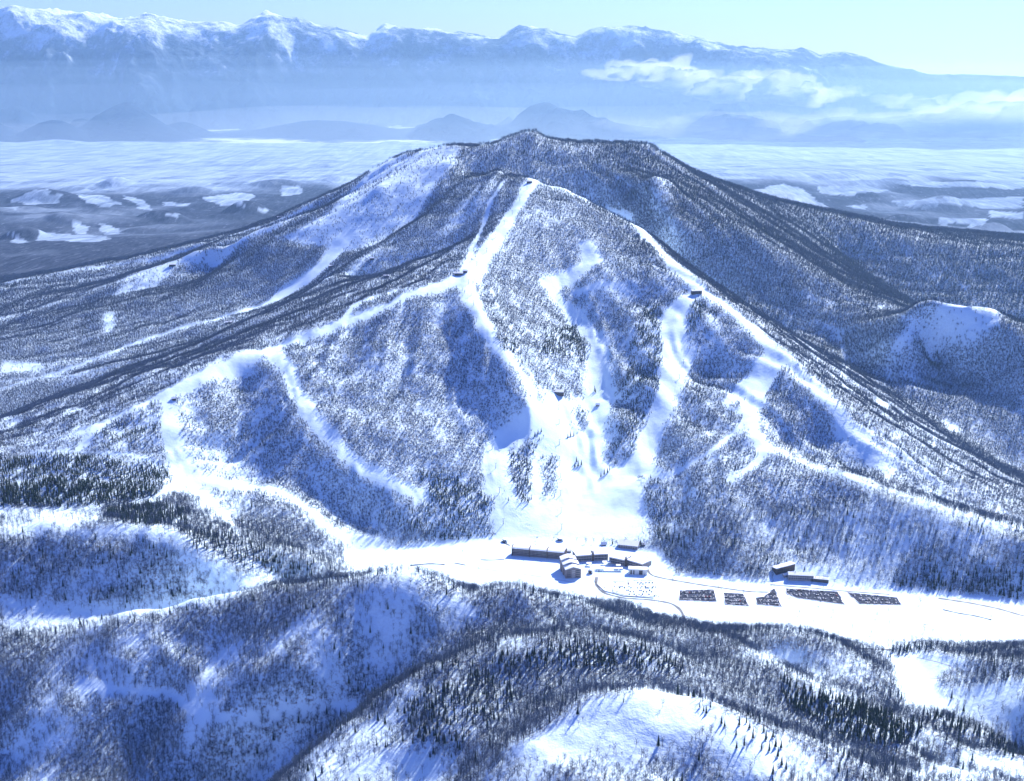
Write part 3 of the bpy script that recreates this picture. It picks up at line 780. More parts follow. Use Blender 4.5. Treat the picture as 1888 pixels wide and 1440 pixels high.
# wooded ground
WOOD = np.clip(mask_at(DENS, VX, VY), 0, 1.2) * (VY < 6000)
def far_ground(pts):
    out = []
    ys = np.arange(4900.0, 16000.0, 25.0)
    for (px, py) in pts:
        d = ray(px, py); t = ys / d[1]
        hit = np.nonzero(ground_z(d[0] * t, ys) >= CAM_H + d[2] * t)[0]
        k = hit[0] if len(hit) else len(ys) - 1
        out.append((d[0] * t[k], ys[k]))
    return np.array(out)
FARCLEAR = [
 [(15,372),(60,352),(85,350),(112,360),(108,375),(60,378)], [(138,357),(190,360),(225,378),(190,382),(160,372)], [(225,360),(262,368),(282,388),(258,384)],
 [(12,382),(38,380),(32,388)], [(130,408),(165,420),(160,435),(140,430)], [(185,412),(215,418),(222,432),(190,434)], [(10,430),(60,445),(30,450)], [(70,442),(90,430),(220,438),(180,446)],
 [(310,392),(335,396),(330,402),(312,400)], [(300,372),(350,376),(345,382),(305,380)], [(370,365),(440,355),(470,358),(450,380),(400,378)], [(515,345),(555,345),(560,358),(520,362)], [(470,385),(500,390),(480,395)], [(390,345),(425,345),(420,352),(392,352)],
 [(1395,350),(1440,338),(1480,350),(1535,390),(1500,385),(1450,372),(1425,372)],
 [(1505,345),(1600,342),(1640,352),(1560,362),(1515,356)], [(1640,370),(1888,362),(1888,385),(1680,384)], [(1730,400),(1820,405),(1815,420),(1760,412),(1735,418)], [(1715,435),(1740,420),(1750,440),(1720,448)], [(1820,388),(1888,392),(1888,405),(1830,400)], [(1560,380),(1600,378),(1590,388)], [(1600,330),(1700,335),(1888,338),(1888,348),(1700,345)],
]
fw = sstep(4400, 4800, VY) * (1 - sstep(11600, 12900, VY + fbm(VX, VY * 0.5, 1600, 4, 405) * 2600))
fw = fw * np.clip(1.15 + 1.3 * fbm(VX, VY, 1100, 5, 402), 0, 1)
for poly in FARCLEAR:
    G = far_ground(densify_px(poly, 12, True))
    X = VX + fbm(VX, VY, 160, 3, 403) * 26; Y = VY + fbm(VX, VY, 260, 3, 404) * 90
    sel = (X > G[:, 0].min()) & (X < G[:, 0].max()) & (Y > G[:, 1].min()) & (Y < G[:, 1].max())
    ins = np.zeros(int(sel.sum()), bool); xs = X[sel]; ysel = Y[sel]
    for a, b2 in zip(G, np.roll(G, -1, 0)):
        if a[1] == b2[1]: continue
        ins ^= ((a[1] > ysel) != (b2[1] > ysel)) & (xs < (b2[0] - a[0]) * (ysel - a[1]) / (b2[1] - a[1]) + a[0])
    tmp = fw[sel]; tmp[ins] = 0; fw[sel] = tmp
WOOD = np.where(VY + fbm(VX, VY, 300, 3, 99) * 260 > 5000, fw, np.maximum(WOOD, 0)).astype(np.float32)

runf = mask_at(RUN, fx, fy) > 0.5
floorf = mask_at(FLOOR, fx, fy)
cls = np.where(fy > 21500, 5, np.where(fy + fbm(fx, fy, 300, 3, 99) * 260 > 5050, 4, np.where(floorf, 1, np.where(runf & (fy > foot_y(fx) - 30), 2, np.where(fy > foot_y(fx), 3, 0)))))
for k, (nm, mt) in enumerate((('foreground_hills', M_SNOW), ('valley_floor', M_FLOOR), ('ski_slope', M_PISTE), ('mountain', M_SNOW), ('plain', M_PLAIN), ('far_mountains', M_FAR))):
    sub = Q[cls == k]
    used, inv = np.unique(sub, return_inverse=True)
    me = mesh_np(nm, V.reshape(-1, 3)[used], inv.reshape(-1, 4), mt, N.reshape(-1, 3)[used], {'wood': WOOD.reshape(-1)[used]})
    tag(link(bpy.data.objects.new(nm, me)), kind='structure')

# ------------------------------------------------------------------ trees
def rnd(a, b): return random.uniform(a, b)
def bare_tree(h, twigs, rt, seed):
    """leafless broadleaf: (trunk MB, crown MB); h metres tall"""
    st = random.getstate(); random.seed(seed)
    T = MB(); C = MB()
    lean = Vector((rnd(-.05, .05), rnd(-.05, .05), 1)).normalized()
    fork = h * rnd(0.42, 0.55)
    T.tube((0, 0, -1.2), lean * fork, h * 0.017 + .03, h * 0.012 + .02, 5)
    T.tube(lean * fork, lean * h * 0.86, h * 0.012 + .02, 0.05, 4)
    for k in range(twigs):
        t = rnd(0.30, 0.84) if k > 2 else rnd(0.3, 0.4)
        base = lean * (h * t)
        a = k * 2.4 + rnd(-.4, .4)
        up = rnd(0.55, 1.1)
        d = Vector((math.cos(a), math.sin(a), up)).normalized()
        L = h * rnd(0.24, 0.38) * (1.12 - 0.65 * abs(t - 0.48))
        mid = base + d * L * 0.55 + Vector((0, 0, L * .04))
        tip = base + d * L + Vector((0, 0, L * 0.2))
        C.tube(base, mid, rt * 1.5, rt, 3, cap=False); C.tube(mid, tip, rt, rt * 0.35, 3, cap=False)
        for j in range(4):
            s = rnd(0.35, 0.95); b0 = base + (tip - base) * s
            e = Vector((d.x + rnd(-.9, .9), d.y + rnd(-.9, .9), d.z + rnd(-.2, .9))).normalized()
            C.tube(b0, b0 + e * L * rnd(0.28, 0.5), rt * 0.8, rt * 0.25, 3, cap=False)
    random.setstate(st)
    return T, C
def conifer(h, w, tiers, seed):
    st = random.getstate(); random.seed(seed)
    T = MB(); C = MB()
    T.tube((0, 0, -1.2), (0, 0, h * 0.9), h * 0.016 + .05, 0.04, 5)
    for k in range(tiers):
        t = k / (tiers - 1)
        z = h * (0.10 + 0.82 * t); r = w * (1 - t) ** 0.85 + 0.18
        n = 9; vs = [(0, 0, z + h * 0.16)]
        off = rnd(0, 6)
        for j in range(2 * n):
            a = off + math.pi * j / n
            q = r * (rnd(0.85, 1.15) if j % 2 == 0 else rnd(0.45, 0.6))
            vs.append((q * math.cos(a), q * math.sin(a), z - (r * 0.30 if j % 2 == 0 else -0.02 * h) + rnd(-.12, .12)))
        C.add(vs, [(0, 1 + j, 1 + (j + 1) % (2 * n)) for j in range(2 * n)])
    random.setstate(st)
    return T, C
def join_mesh(name, T, C, ma, mb):
    J = MB(); J.add(T.v, T.f, 0); J.add(C.v, C.f, 1)
    return J.mesh(name, [ma, mb], True)
BARE = [bare_tree(rnd(11, 15), 15, 0.085, 100 + k) for k in range(5)]
BAREF = [bare_tree(rnd(11, 14), 11, 0.155, 200 + k) for k in range(4)]
CONI = [conifer(rnd(13, 17), rnd(2.0, 2.7), 8, 300 + k) for k in range(4)]
TREE_MESH = [join_mesh('bare_tree', T, C, M_TRUNK, M_BARK) for T, C in BARE] + [join_mesh('bare_tree', T, C, M_TRUNK, M_BARK) for T, C in BAREF] + [join_mesh('conifer', T, C, M_TRUNK, M_NEEDLE) for T, C in CONI]
protos = bpy.data.collections.new('tree_kinds')          # not linked to the scene
for k, me in enumerate(TREE_MESH):
    protos.objects.link(bpy.data.objects.new('kind_%02d' % k, me))

# what the camera can see of the ground (with room for the height of a tree)
_ang = (VZ + np.where(VY < 2100, 0.5, 5.0) - CAM_H) / VY
_hor = np.maximum.accumulate(np.concatenate([np.full((1, nc), -9.0), (VZ[:-1] - CAM_H) / VY[:-1]], 0), axis=0)
VIS = (_ang >= _hor)
def visible(x, y):
    u = np.clip((np.arctan(x / y) - th[0]) / (th[1] - th[0]), 0, nc - 1).astype(int)
    v = np.clip(np.searchsorted(rr, y), 0, nr - 1)
    return VIS[v, u]
PTS = []
for (y0, y1, cell) in ((1000, 1560, 4.0), (1560, 2150, 4.0), (2150, 3100, 3.8), (3100, 4200, 4.4), (4200, 5900, 5.8)):
    xm = 0.46 * y1 + 150
    X, Y = np.meshgrid(np.arange(-xm, xm, cell), np.arange(y0, y1, cell))
    X = (X + RNG.uniform(-.5, .5, X.shape) * cell * 1.3).ravel(); Y = (Y + RNG.uniform(-.5, .5, Y.shape) * cell * 1.3).ravel()
    keepm = RNG.uniform(0, 1, X.shape) < mask_at(DENS, X, Y) * np.clip(1.12 + (1.7 if 2000 < y0 < 3000 else 0.8) * fbm(X, Y, 15, 2, 512), 0.1, 1.7) * (0.66 if y0 < 2000 else 0.85)
    X = X[keepm]; Y = Y[keepm]
    Z = height(X, Y)
    px, py = project(X, Y, Z)
    k2 = (px > -90) & (px < 1978) & (py < 1520) & (visible(X, Y) | (RNG.uniform(0, 1, X.shape) < np.where(Y < 2100, 0.04, 0.10)))
    X, Y, Z = X[k2], Y[k2], Z[k2]
    con = RNG.uniform(0, 1, X.shape) < mask_at(CON, X, Y)
    far = np.full(X.shape, y0 > 2000)
    kind = np.where(con, 9 + RNG.integers(0, 4, X.shape), np.where(far, 5 + RNG.integers(0, 4, X.shape), RNG.integers(0, 5, X.shape)))
    sc = (0.5 + 0.82 * RNG.uniform(0, 1, X.shape) ** 0.8) * np.where(far, 0.57 + (cell - 3.8) * 0.09, 0.8)
    sc = sc * (1 + 0.3 * sstep(150, 450, X) * sstep(2900, 3300, Y) + 0.15 * sstep(3700, 4100, Y))
    PTS.append(np.stack([X, Y, Z, kind, sc, RNG.uniform(0, 6.283, X.shape)], -1))
PTS = np.concatenate(PTS)
EXTRA = []      # conifers that stand alone on the snow: (px, py of the foot, height m)
for (px, py, h) in [(1297,1312,9),(1302,1316,11),(1330,1335,12),(1336,1340,10),(1363,1338,13),(1376,1334,10),(1382,1344,12),(1357,1356,10),(1388,1362,14),(1408,1350,11),(1412,1364,13),(1425,1360,12),(1430,1378,14),(1440,1380,12),(1358,1380,11),(1372,1376,12),(1404,1382,10),(1418,1386,12),(1434,1396,14),(1441,1412,13),(1449,1420,12),(1425,1428,13),(1524,1398,13),(1310,1306,9),(1290,1305,8),
    (1268,1156,9),(1294,1162,6),(1322,1164,10),(1333,1164,11),(1347,1164,14),(1361,1165,9),(1305,1163,6),
    (1052,806,15),(1047,808,13),(1058,804,13),(1060,862,15),(1066,860,16),(1072,858,14),(1063,852,14),(1108,880,13),(1114,876,15),(1120,872,14),(1124,868,12),(1096,722,15),(1098,724,13),(992,800,13),(998,797,12),(986,806,14),(946,884,15),(949,882,13),(974,928,14),(962,926,11),(1022,917,8),(1305,600,14),(1318,590,13),(300,862,12),(292,858,11)]:
    g = on_ground([(px, py)])[0]
    EXTRA.append((g[0], g[1], g[2], 9 + random.randrange(4), h / 15.0, rnd(0, 6.28)))
for (px, py, h) in [(60,1140,11),(78,1142,12),(130,1135,13),(218,1128,10),(560,1052,14),(430,905,9),(640,1040,8),(1500,1150,6),(1543,1152,5),(1585,1138,6),(1606,1170,9),(1640,1150,7),(1720,1168,7),(1770,1176,8),(1680,1180,9),(1418,1215,10),(1430,1212,9),(1405,1214,8),(880,1066,5),(800,1062,5),(700,1048,6)]:
    g = on_ground([(px, py)])[0]
    EXTRA.append((g[0], g[1], g[2], random.randrange(5), h / 13.0, rnd(0, 6.28)))
EXTRA = np.array(EXTRA)
for (ex, ey) in EXTRA[:, :2]:                              # keep a little room round the lone trees
    d2 = (PTS[:, 0] - ex) ** 2 + (PTS[:, 1] - ey) ** 2
    PTS = PTS[d2 > 9]
ALLT = np.concatenate([EXTRA, PTS])
# the 300 broadleaf trees and 300 conifers that show largest stand as things of their own
hgt = np.array([13, 13, 13, 13, 13, 13, 13, 13, 13, 15, 15, 15, 15.])[ALLT[:, 3].astype(int)] * ALLT[:, 4]
ppx, ppy = project(ALLT[:, 0], ALLT[:, 1], ALLT[:, 2] + 5)
seen = (ppx > 8) & (ppx < 1880) & (ppy < 1428)
size = np.where(seen, hgt / np.hypot(ALLT[:, 1], CAM_H - ALLT[:, 2]), 0)
size[:len(EXTRA)] += 10
isc = ALLT[:, 3] >= 9
pick = np.zeros(len(ALLT), bool)
for kindmask in (~isc, isc):
    ids = np.nonzero(kindmask)[0]
    pick[ids[np.argsort(-size[ids])[:300]]] = True
PARTS = {}
def tree_parts(kind):
    if kind not in PARTS:
        T, C = (BARE + BAREF + CONI)[kind]
        PARTS[kind] = (T.mesh('trunk', M_TRUNK, True), C.mesh('crown', M_NEEDLE if kind >= 9 else M_BARK, True))
    return PARTS[kind]
for (x, y, z, kind, sc, rz) in ALLT[pick]:
    kind = int(kind); px, py = project(x, y, z)
    nm = 'conifer_tree' if kind >= 9 else 'bare_tree'
    e = empty(nm, (x, y, z), rz, sc)
    a, c = tree_parts(kind)
    link(bpy.data.objects.new('trunk', a), e); link(bpy.data.objects.new('crown', c), e)
    col = ('at the far left', 'at the left', 'left of the middle', 'right of the middle', 'at the right', 'at the far right')[int(min(5, max(0, px / 315)))]
    if kind >= 9:
        if py > 1285 and 1270 < px < 1540: where, w2 = 'standing on the bare foreground knoll', 'conifers on the bare foreground knoll'
        elif py > 1240: where, w2 = 'in the dense foreground wood', 'conifers in the foreground wood'
        elif py > 1140: where, w2 = 'near the front edge of the snowy valley floor', 'conifers along the valley edge'
        elif py > 700 and 900 < px < 1260: where, w2 = 'among the groomed ski slopes above the hotel', 'conifers between the ski slopes'
        else: where, w2 = 'on the slopes beyond the foreground ridge', 'conifers on the farther slopes'
        L, G = 'dark %sconifer %s, %s' % ('tall ' if sc > 1.0 else 'small ' if sc < 0.82 else '', where, col), w2 + ' ' + col
    else:
        if py > 1110 and px < 700: where, w2 = 'on the shaded blue foreground slope', 'bare trees on the shaded foreground slope'
        elif py > 1240: where, w2 = 'on or near the sunlit foreground knoll', 'bare trees by the foreground knoll'
        else: where, w2 = 'on the snow beyond the foreground knoll', 'bare trees beyond the foreground knoll'
        L, G = '%sleafless tree %s, %s' % ('tall ' if sc > 1.05 else 'small ' if sc < 0.85 else '', where, col), w2 + ' ' + col
    tag(e, L, 'tree', G)
REST = ALLT[~pick]

def instancer(name, pts, label):
    me = bpy.data.meshes.new(name)
    me.vertices.add(len(pts)); me.vertices.foreach_set('co', pts[:, :3].astype(np.float32).ravel())
    for n, t, col in (('kind', 'INT', 3), ('size', 'FLOAT', 4), ('turn', 'FLOAT', 5)):
        at = me.attributes.new(n, t, 'POINT'); at.data.foreach_set('value', pts[:, col].astype(np.int32 if t == 'INT' else np.float32))
    o = link(bpy.data.objects.new(name, me))
    ng = bpy.data.node_groups.new(name, 'GeometryNodeTree')
    ng.interface.new_socket('Geometry', in_out='INPUT', socket_type='NodeSocketGeometry')
    ng.interface.new_socket('Geometry', in_out='OUTPUT', socket_type='NodeSocketGeometry')
    N_ = ng.nodes; L_ = ng.links
    gi = N_.new('NodeGroupInput'); go = N_.new('NodeGroupOutput')
    ci = N_.new('GeometryNodeCollectionInfo'); ci.inputs['Collection'].default_value = protos
    ci.inputs['Separate Children'].default_value = True; ci.inputs['Reset Children'].default_value = True
    ip = N_.new('GeometryNodeInstanceOnPoints'); ip.inputs['Pick Instance'].default_value = True
    def na(n, t):
        a = N_.new('GeometryNodeInputNamedAttribute'); a.data_type = t; a.inputs['Name'].default_value = n
        return [s for s in a.outputs if s.enabled and s.name == 'Attribute'][0]
    cx = N_.new('ShaderNodeCombineXYZ'); L_.new(na('turn', 'FLOAT'), cx.inputs['Z'])
    L_.new(gi.outputs[0], ip.inputs['Points']); L_.new(ci.outputs[0], ip.inputs['Instance'])
    L_.new(na('kind', 'INT'), ip.inputs['Instance Index']); L_.new(cx.outputs[0], ip.inputs['Rotation']); L_.new(na('size', 'FLOAT'), ip.inputs['Scale'])
    L_.new(ip.outputs[0], go.inputs[0])
    md = o.modifiers.new('scatter', 'NODES'); md.node_group = ng
    return tag(o, label, 'forest', None, 'stuff')
fo = REST[:, 1] < foot_y(REST[:, 0])
instancer('forest', REST[~fo], 'bare winter forest covering the mountain around the ski runs')
instancer('forest', REST[fo], 'bare winter forest covering the foreground hills')

# ------------------------------------------------------------------ the resort
M_WALL = mat_plain('hotel_brown_wall', (0.20, 0.165, 0.18), 0.8, 0.12, 0.4)
M_WALL2 = mat_plain('grey_lodge_wall', (0.30, 0.27, 0.27), 0.8, 0.12, 0.4)
M_TIMBER = mat_plain('dark_timber', (0.10, 0.075, 0.065), 0.8, 0.3, 0.8)
M_PALE = mat_plain('pale_render_wall', (0.62, 0.60, 0.58), 0.8, 0.08, 0.5)
M_STEEL = mat_plain('grey_steel', (0.28, 0.29, 0.31), 0.5, 0.15, 1.0, 0.5)
M_ROOFSNOW = mat_plain('roof_snow', (0.86, 0.87, 0.89), 0.75, 0.04, 0.2)
m, nt, b = new_mat('window_glass'); M_GLASS = m
b.inputs['Base Color'].default_value = (0.03, 0.04, 0.06, 1); b.inputs['Roughness'].default_value = 0.12
M_ROAD = mat_plain('wet_road_with_snow', (0.13, 0.135, 0.15), 0.7, 0.5, 0.15)
M_TRACK = mat_plain('shaded_trodden_snow', (0.45, 0.47, 0.52), 0.8, 0.2, 0.3)  # trodden tracks, the trenches' pale shade put into the grey-blue colour
m, nt, b = new_mat('parking_asphalt'); M_LOT = m
b.inputs['Specular IOR Level'].default_value = 0.05
b.inputs['Roughness'].default_value = 0.85
nt.links.new(ramp(nt, noise(nt, 0.16, 5, 0.7), [(0.42, (0.030, 0.036, 0.055)), (0.62, (0.07, 0.08, 0.11)), (0.74, (0.70, 0.74, 0.8))]), b.inputs['Base Color'])
M_TYRE = mat_plain('tyre_rubber', (0.02, 0.02, 0.02), 0.9)
PAINT = [mat_plain('car_paint_' + n, c, 0.35, 0.05, 1.0, 0.5) for n, c in (('white', (0.78, 0.78, 0.78)), ('silver', (0.42, 0.43, 0.45)), ('black', (0.025, 0.025, 0.03)), ('blue', (0.05, 0.08, 0.22)), ('red', (0.32, 0.04, 0.04)), ('grey', (0.16, 0.165, 0.17)))]

def spot(px, py):
    g = on_ground([(px, py)])[0]
    return Vector((g[0], g[1], float(height(np.array([g[0]]), np.array([g[1]]))[0])))
def windows(mb, x0, x1, z0, z1, cols, rows, y, mi=0, fw=0.6, fh=0.55, t=0.12):
    for i in range(cols):
        for j in range(rows):
            cx = x0 + (i + .5) * (x1 - x0) / cols; cz = z0 + (j + .5) * (z1 - z0) / rows
            w = (x1 - x0) / cols * fw / 2; h = (z1 - z0) / rows * fh / 2
            mb.box(cx - w, cx + w, y - t, y + t * 0.2, cz - h, cz + h, mi)
def gable_house(name, loc, rz, w, d, h, rh, label, wall=None, cols=3, rows=1, cat='building', snow=0.7, ridge='x', group=None):
    """gabled building, its long front facing -y; ridge along x or y"""
    e = empty(name, loc, rz)
    W = MB()
    if ridge == 'x':
        W.profile([(-d / 2, -3), (d / 2, -3), (d / 2, h), (0, h + rh), (-d / 2, h)], -w / 2, w / 2)
    else:
        n0 = len(W.v)
        T = MB(); T.profile([(-w / 2, -3), (w / 2, -3), (w / 2, h), (0, h + rh), (-w / 2, h)], -d / 2, d / 2)
        W.add([(-v[1], v[0], v[2]) for v in T.v], T.f)
    W.build('wall', wall or M_WALL, e)
    R = MB(); ov = 0.9; a = (d if ridge == 'x' else w) / 2 + ov; drop = rh * ov / (a - ov); L = (w if ridge == 'x' else d) / 2 + ov
    prof = [(-a, h - drop), (0, h + rh + 0.03), (a, h - drop), (a, h - drop + snow), (0, h + rh + snow * 1.25), (-a, h - drop + snow)]
    T = MB(); T.profile(prof, -L, L)
    R.add(T.v if ridge == 'x' else [(-v[1], v[0], v[2]) for v in T.v], T.f)
    R.build('roof', M_ROOFSNOW, e)
    wall_o = [c for c in e.children if c.name.startswith('wall')][0]
    G = MB(); yf = -d / 2
    windows(G, -w / 2 + .6, w / 2 - .6, 0.8, h, cols, rows, yf); G.build('window', M_GLASS, wall_o)['kind'] = 'stuff'
    D = MB(); D.box(w * .28, w * .28 + 1.4, yf - .16, yf + .05, 0, 2.2); D.build('door', M_TIMBER, wall_o)
    if w > 12:
        C = MB(); C.box(-w * .22 - .5, -w * .22 + .5, -.5, .5, h + rh * .6, h + rh + snow * 1.25 + 1.3); C.build('chimney', M_STEEL, [c for c in e.children if c.name.startswith('roof')][0])
    return tag(e, label, cat, group)

# long hotel block of three sections with dark fins between
p = spot(993, 1028)
hb = empty('hotel_block', (p.x, p.y, 0), math.radians(-13))
for k in range(3):
    x0 = -48 + k * 32.2; x1 = x0 + 30.5; z0 = 0; h = 13.0 - k * 0.3
    w_ = MB(); w_.box(x0, x1, 0, 16, -3, h); wo = w_.build('wall', M_WALL, hb)
    r_ = MB(); r_.profile([(-0.8, h), (16.8, h + 0.02), (16.8, h + 2.2), (8, h + 3.3), (1.2, h + 1.9), (-0.8, h + 0.7)], x0 - .3, x1 + .3); r_.build('roof', M_ROOFSNOW, hb)
    g_ = MB(); windows(g_, x0 + .6, x1 - .6, 1.0, h - .4, 12, 4, 0.0); g_.build('window', M_GLASS, wo)['kind'] = 'stuff'
    b_ = MB()
    for j in range(1, 4): b_.box(x0 + .3, x1 - .3, -0.9, -0.02, j * h / 4 + .35, j * h / 4 + .55)
    b_.build('balcony', M_WALL2, wo)
for x in (-48.9, -16.6, 15.6, 48.2):
    f_ = MB(); f_.profile([(-1.6, -2), (17.2, -2), (17.2, 15), (8, 18.2), (-1.6, 15.2)], x - .5, x + .5); f_.build('gable_fin', M_TIMBER, hb)
tag(hb, 'long brown three section hotel block with snowy roof left of the gabled tower wing', 'hotel')

# stepped gabled wing, gable end to the camera
p = spot(1057, 1066)
hg = empty('gabled_hotel_wing', (p.x, p.y, 0), math.radians(7))
for k, (y0, y1, w, h) in enumerate(((0, 15, 27, 16), (15, 30, 27, 19), (30, 46, 26, 21.5))):
    xo = -1.6 * k
    T = MB(); T.profile([(-w / 2, -3), (w / 2, -3), (w / 2, h), (0, h + 4.5), (-w / 2, h)], y0, y1)
    W = MB(); W.add([(-v[1] + xo, v[0], v[2]) for v in T.v], T.f); W.build('wall', M_WALL, hg)
    a = w / 2 + 0.8
    T = MB(); T.profile([(-a, h - .2), (0, h + 4.53), (a, h - .2), (a, h + .7), (w / 4, h + 3.7), (0, h + 5.4), (-w / 4, h + 3.7), (-a, h + .7)], y0 - .8, y1 + .1)
    R = MB(); R.add([(-v[1] + xo, v[0], v[2]) for v in T.v], T.f); R.build('roof', M_ROOFSNOW, hg)
G = MB()
for r in range(4):
    for x in (-8, 8): G.box(x - 3.2, x + 3.2, -.12, .03, 2 + r * 3.6, 3.7 + r * 3.6)
G.build('window', M_GLASS, hg)['kind'] = 'stuff'
for r in range(4):
    B = MB(); B.box(-2.6, 2.6, -1.0, -.02, 2 + r * 3.7, 2.9 + r * 3.7); B.build('balcony', M_PALE, hg)
tag(hg, 'stepped gabled hotel wing with white balconies, gable end facing the valley', 'hotel')

# centre building: four wings along a bent front, two spired stair towers, terraces
p = spot(1124, 1036)
hc = empty('ski_centre', (p.x, p.y, 0), 0)
def loc_of(px, py):
    g = spot(px, py); return (g.x - p.x, g.y - p.y)
for (ax, ay, bx, by, h, dep) in ((1063, 1036, 1091, 1034, 11, 34), (1095, 1034, 1121, 1033, 11.5, 34), (1123, 1038, 1151, 1044, 10.5, 30), (1156, 1043, 1184, 1051, 10, 30)):
    A = loc_of(ax, ay); B = loc_of(bx, by)
    L = math.hypot(B[0] - A[0], B[1] - A[1]); an = math.atan2(B[1] - A[1], B[0] - A[0]); ca, sa = math.cos(an), math.sin(an)
    def xf(mb):
        q = MB(); q.add([(A[0] + v[0] * ca - v[1] * sa, A[1] + v[0] * sa + v[1] * ca, v[2]) for v in mb.v], mb.f); return q
    W = MB(); W.profile([(0, -3), (dep, -3), (dep, h - 2.5), (0, h)], 0, L); wo = xf(W).build('wall', M_WALL2, hc)
    R = MB(); R.profile([(-1.5, h + .05), (dep + 1, h - 2.6), (dep + 1, h - 1.4), (dep * .5, h + .3), (-.8, h + 1.2), (-1.5, h + .7)], -.8, L + .8); xf(R).build('roof', M_ROOFSNOW, hc)
    G = MB(); windows(G, .8, L - .8, 1, h - 1, 9, 2, 0.0, 0, .75, .6); xf(G).build('window', M_GLASS, wo)['kind'] = 'stuff'
for (tx, ty, hh) in ((1093, 1034, 19), (1154, 1044, 18)):
    x, y = loc_of(tx, ty)
    T = MB(); T.box(x - 1.9, x + 1.9, y - 1.2, y + 2.6, -3, hh - 5); T.build('stair_tower', M_TIMBER, hc)
    S = MB(); S.add([(x - 2.2, y - 1.5, hh - 5), (x + 2.2, y - 1.5, hh - 5), (x + 2.2, y + 2.9, hh - 5), (x - 2.2, y + 2.9, hh - 5), (x, y + .7, hh + 1.5)], [(3, 2, 1, 0), (0, 1, 4), (1, 2, 4), (2, 3, 4), (3, 0, 4)]); S.build('spire', M_STEEL, hc)
for (ax, ay, w, d, h) in ((1086, 1043, 9, 7, 4), (1118, 1041, 14, 8, 4.2), (1124, 1052, 46, 7, 3.4), (1140, 1048, 8, 6, 5), (1105, 1049, 20, 5, 3)):
    x, y = loc_of(ax, ay)
    C = MB(); C.box(x - w / 2, x + w / 2, y - d / 2, y + d / 2, h, h + .9); C.build('terrace_roof', M_ROOFSNOW, hc)
    for sx in (-1, 1):
        for sy in (-1, 1): Q = MB(); Q.tube((x + sx * (w / 2 - .4), y + sy * (d / 2 - .4), -2), (x + sx * (w / 2 - .4), y + sy * (d / 2 - .4), h + .02), .22, .2, 5); Q.build('post', M_STEEL, hc)
tag(hc, 'wide ski centre with bent snowy roof and two spired stair towers', 'building')

# arched entrance, service block
p = spot(1088, 1058)
ea = empty('arched_entrance', (p.x, p.y, 0), math.radians(-20))
T = MB(); arc = [(-4.6 * math.cos(t), 5.2 * math.sin(t) + 3) for t in [math.pi * k / 9 for k in range(10)]]
T.profile([(-4.6, -2), (4.6, -2)] + [(a, z) for a, z in reversed(arc)], 0, 12)
W = MB(); W.add([(-v[1], v[0], v[2]) for v in T.v], T.f); W.build('vault', M_ROOFSNOW, ea)
D = MB(); D.box(-2.8, 2.8, -.25, .02, -1, 5.4); D.build('door', M_TIMBER, ea)
tag(ea, 'small white vaulted entrance between the gabled wing and the ski centre', 'building')
p = spot(1176, 1060)
sb = empty('service_block', (p.x, p.y, 0), math.radians(-6))
W = MB(); W.box(-16, 16, 0, 12, -3, 9); W.build('wall', M_PALE, sb)
R = MB(); R.box(-16.6, 16.6, -.6, 12.6, 9.01, 10); R.build('roof', M_ROOFSNOW, sb)
for x0, x1 in ((2, 8), (-13, -10.4), (-8, -6)): D = MB(); D.box(x0, x1, -.2, .02, 0, 7.4); D.build('door', M_TIMBER, sb)
tag(sb, 'pale flat roofed service block with tall dark door, right of ski centre', 'building')

gable_house('ski_lodge', spot(1160, 1007), math.radians(-16), 36, 26, 6.5, 5, 'lodge with a big snowy roof on the slope behind the ski centre', M_WALL2, 8, 2)
gable_house('ski_shed', spot(1113, 1005), 0, 9, 6, 2.6, 2.4, 'tiny dark gabled shed on the slope between ski centre and lodge', M_TIMBER, 2, 1)
gable_house('ticket_hut', spot(1049, 1018), 0, 8, 5, 3.2, 1.2, 'small hut in the gap between hotel block and ski centre', M_TIMBER, 2, 1)
gable_house('equipment_hut', spot(1186, 1006), 0.2, 6, 5, 2.6, 1.6, 'small hut just right of the lodge with the big snowy roof', M_TIMBER, 2, 1)
